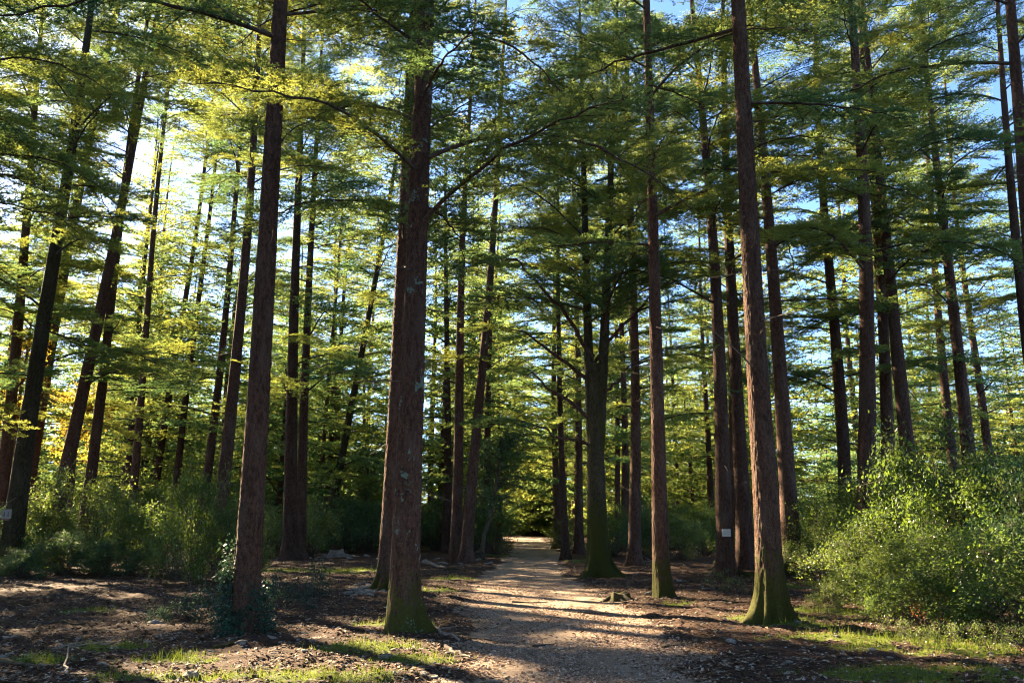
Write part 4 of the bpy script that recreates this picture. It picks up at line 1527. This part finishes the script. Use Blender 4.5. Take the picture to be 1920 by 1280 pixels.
# ------------------------------------------------------------------ ground cover
def scatter(n, ymin, ymax, seed, wide=.70, power=1.0):
    r = np.random.default_rng(seed)
    y = ymin + (ymax - ymin) * r.uniform(0, 1, n) ** power
    x = r.uniform(-1, 1, n) * (y * wide + .5)
    return x, y, r


def flat_leaves(name, x, y, r, size, asp, mats, lift=.006, curl=.35, tilt=.35):
    n = len(x)
    g = Geo()
    z = h_top(x, y) + lift
    a = r.uniform(0, 6.28, n)
    L = size * r.uniform(.45, 1.35, n)[:, None]
    D = np.stack([np.cos(a), np.sin(a), r.normal(0, tilt, n)], -1) * L
    nrm = unit(np.stack([r.normal(0, tilt, n), r.normal(0, tilt, n), np.ones(n)], -1))
    W = unit(np.cross(D, nrm)) * L * asp * r.uniform(.6, 1.2, (n, 1))
    P = np.stack([x, y, z], -1) - D * .5
    P[:, 2] += np.abs(D[:, 2]) * .3
    g.leaves(P, D, W, nrm * L * (r.uniform(-.2, 1, (n, 1)) * curl), 0, r.uniform(0, 1, n))
    return g.mesh(name, mats)


x, y, r = scatter(150000, 6.5, 32, 11, power=1.5)
pm = path_mask(x, y)
gm = grass_mask(x, y)
k = (r.uniform(0, 1, len(x)) > pm ** 3 * .90) & (r.uniform(0, 1, len(x)) > gm * .75) & (fbm(x * .9, y * .9, 7, 2) + r.uniform(-.3, .3, len(x)) > .36)
tag(obj('leaf_litter', flat_leaves('leaf_litter', x[k], y[k], r, .066, .30, [M['litter']], .004, .18, .2)), 'brown fallen leaves littering the forest floor', 'leaf litter', kind='stuff')
x, y, r = scatter(260000, 6.5, 24, 12, power=1.5, wide=.35)
pm = path_mask(x, y)
k = r.uniform(0, 1, len(x)) < pm * smooth(.25, .62, fbm(x * 1.6 + 5, y * .8 + 2, 9, 3) + r.uniform(-.1, .1, len(x)))
tag(obj('wood_chips', flat_leaves('wood_chips', x[k], y[k], r, .040, .26, [M['chips']], .003, .25, .25)), 'pale wood chips and leaf bits covering the footpath', 'wood chips', kind='stuff')

# pebbles, too small to pick apart
x, y, r = scatter(9000, 6.5, 24, 13, power=1.4)
pm = path_mask(x, y)
k = r.uniform(0, 1, len(x)) > pm * .5
x, y = x[k], y[k]
n = len(x)
oc = np.array([[1, 0, 0], [0, 1, 0], [-1, 0, 0], [0, -1, 0], [0, 0, .6], [0, 0, -.5]], float)
of = np.array([[0, 1, 4], [1, 2, 4], [2, 3, 4], [3, 0, 4], [1, 0, 5], [2, 1, 5], [3, 2, 5], [0, 3, 5]])
s = .007 + .022 * r.uniform(0, 1, n) ** 3
V = oc[None] * s[:, None, None] * r.uniform(.6, 1.3, (n, 6, 1))
an = r.uniform(0, 6.28, n)
c, s_ = np.cos(an)[:, None], np.sin(an)[:, None]
V = np.stack([V[..., 0] * c - V[..., 1] * s_, V[..., 0] * s_ + V[..., 1] * c, V[..., 2]], -1)
V += np.stack([x, y, h_top(x, y) + .006], -1)[:, None]
g = Geo()
g.add(V.reshape(-1, 3), (of[None] + np.arange(n)[:, None, None] * 6).reshape(-1, 3), 0, np.repeat(r.uniform(0, 1, n), 8))
tag(obj('pebbles', g.mesh('pebbles', [M['pebble']])), 'small pale pebbles strewn over the forest floor', 'pebbles', kind='stuff')

# fallen twigs
x, y, r = scatter(5200, 6.5, 30, 15, power=1.3)
k = r.uniform(0, 1, len(x)) > path_mask(x, y) * .8
x, y = x[k], y[k]
n = len(x)
a = r.uniform(0, 6.28, n)
ln = .05 + .34 * r.uniform(0, 1, n) ** 2.5
A = np.stack([x, y, h_top(x, y) + .008], -1)
B = np.stack([x + np.cos(a) * ln, y + np.sin(a) * ln, h_top(x + np.cos(a) * ln, y + np.sin(a) * ln) + r.uniform(.006, .03, n)], -1)
g = Geo()
g.spikes(A, B, .003 + .012 * ln)
tag(obj('fallen_twigs', g.mesh('fallen_twigs', [M['deadtwig']])), 'thin dry twigs strewn over the forest floor', 'twigs', kind='stuff')

# grass
x, y, r = scatter(420000, 6.5, 32, 14, power=1.35)
gm = grass_mask(x, y)
k = r.uniform(0, 1, len(x)) < gm ** 1.5 * .95 * (.35 + .9 * fbm(x * 2.5, y * 2.5, 4, 2)) + .004
x, y, gm = x[k], y[k], gm[k]
n = len(x)
a = r.uniform(0, 6.28, n)
hgt = (.022 + .075 * r.uniform(0, 1, n) ** 2 * (.4 + gm)) * (.45 + 1.3 * fbm(x * 5, y * 5, 6, 2))
D = np.stack([np.cos(a) * .5, np.sin(a) * .5, np.ones(n)], -1) * hgt[:, None]
b = a + r.uniform(-1, 1, n) + 1.57
W = np.stack([np.cos(b), np.sin(b), np.zeros(n)], -1) * (.0028 + .00016 * y)[:, None]
g = Geo()
g.blades(np.stack([x, y, h_top(x, y) - .004], -1), D, W, 0, r.uniform(0, 1, n))
tag(obj('grass', g.mesh('grass', [M['grass']])), 'short bright grass and moss patches on the forest floor', 'grass', kind='stuff')

# ------------------------------------------------------------------ boughs that still close a sunbeam are taken out to let the sun through
bpy.context.view_layer.update()
dg = bpy.context.evaluated_depsgraph_get()
gone = set()
jr = random.Random(8)
aims = []
for a, b, c in LIT:
    x0, y0 = on_ground(a, b)
    for k in range(5):
        x_, y_ = x0 + jr.uniform(-.8, .8) * c * (k > 0), y0 + jr.uniform(-.8, .8) * c * (k > 0)
        aims.append((x_, y_, gz(x_, y_) + .12))
for (px, Y, h0, h1, n) in ((1440, 13.8, .15, 6.5, 26), (1238, 18.5, .15, 6, 20), (1115, 25.4, .2, 4, 8), (1478, 25, .2, 7, 10), (862, 34, .5, 8, 8), (552, 34, .5, 5, 6),
                           (1600, 16.6, .6, 1.8, 6), (1680, 14.6, .6, 2.2, 6), (1760, 15.5, 1, 3, 6), (335, 23.5, .4, 2.0, 6), (590, 38, .5, 2.5, 4), (1620, 22.4, 3, 9, 8)):
    gx = at_depth(px, 975, Y).x
    for h in np.linspace(h0, h1, n):
        aims.append((gx + SUN.x * .45 + jr.uniform(-.15, .15), Y + SUN.y * .45, h))
for x_, y_, z_ in aims:
    if True:
        p = Vector((x_, y_, z_))
        for step in range(14):
            ok, loc, nrm_, idx_, ob, mtx = scene.ray_cast(dg, p, SUN)
            if not ok:
                break
            if ob.name.split('.')[0] == 'branch':
                gone.add(ob.name)
            p = loc + SUN * .04
for nm in gone:
    bpy.data.objects.remove(bpy.data.objects[nm])
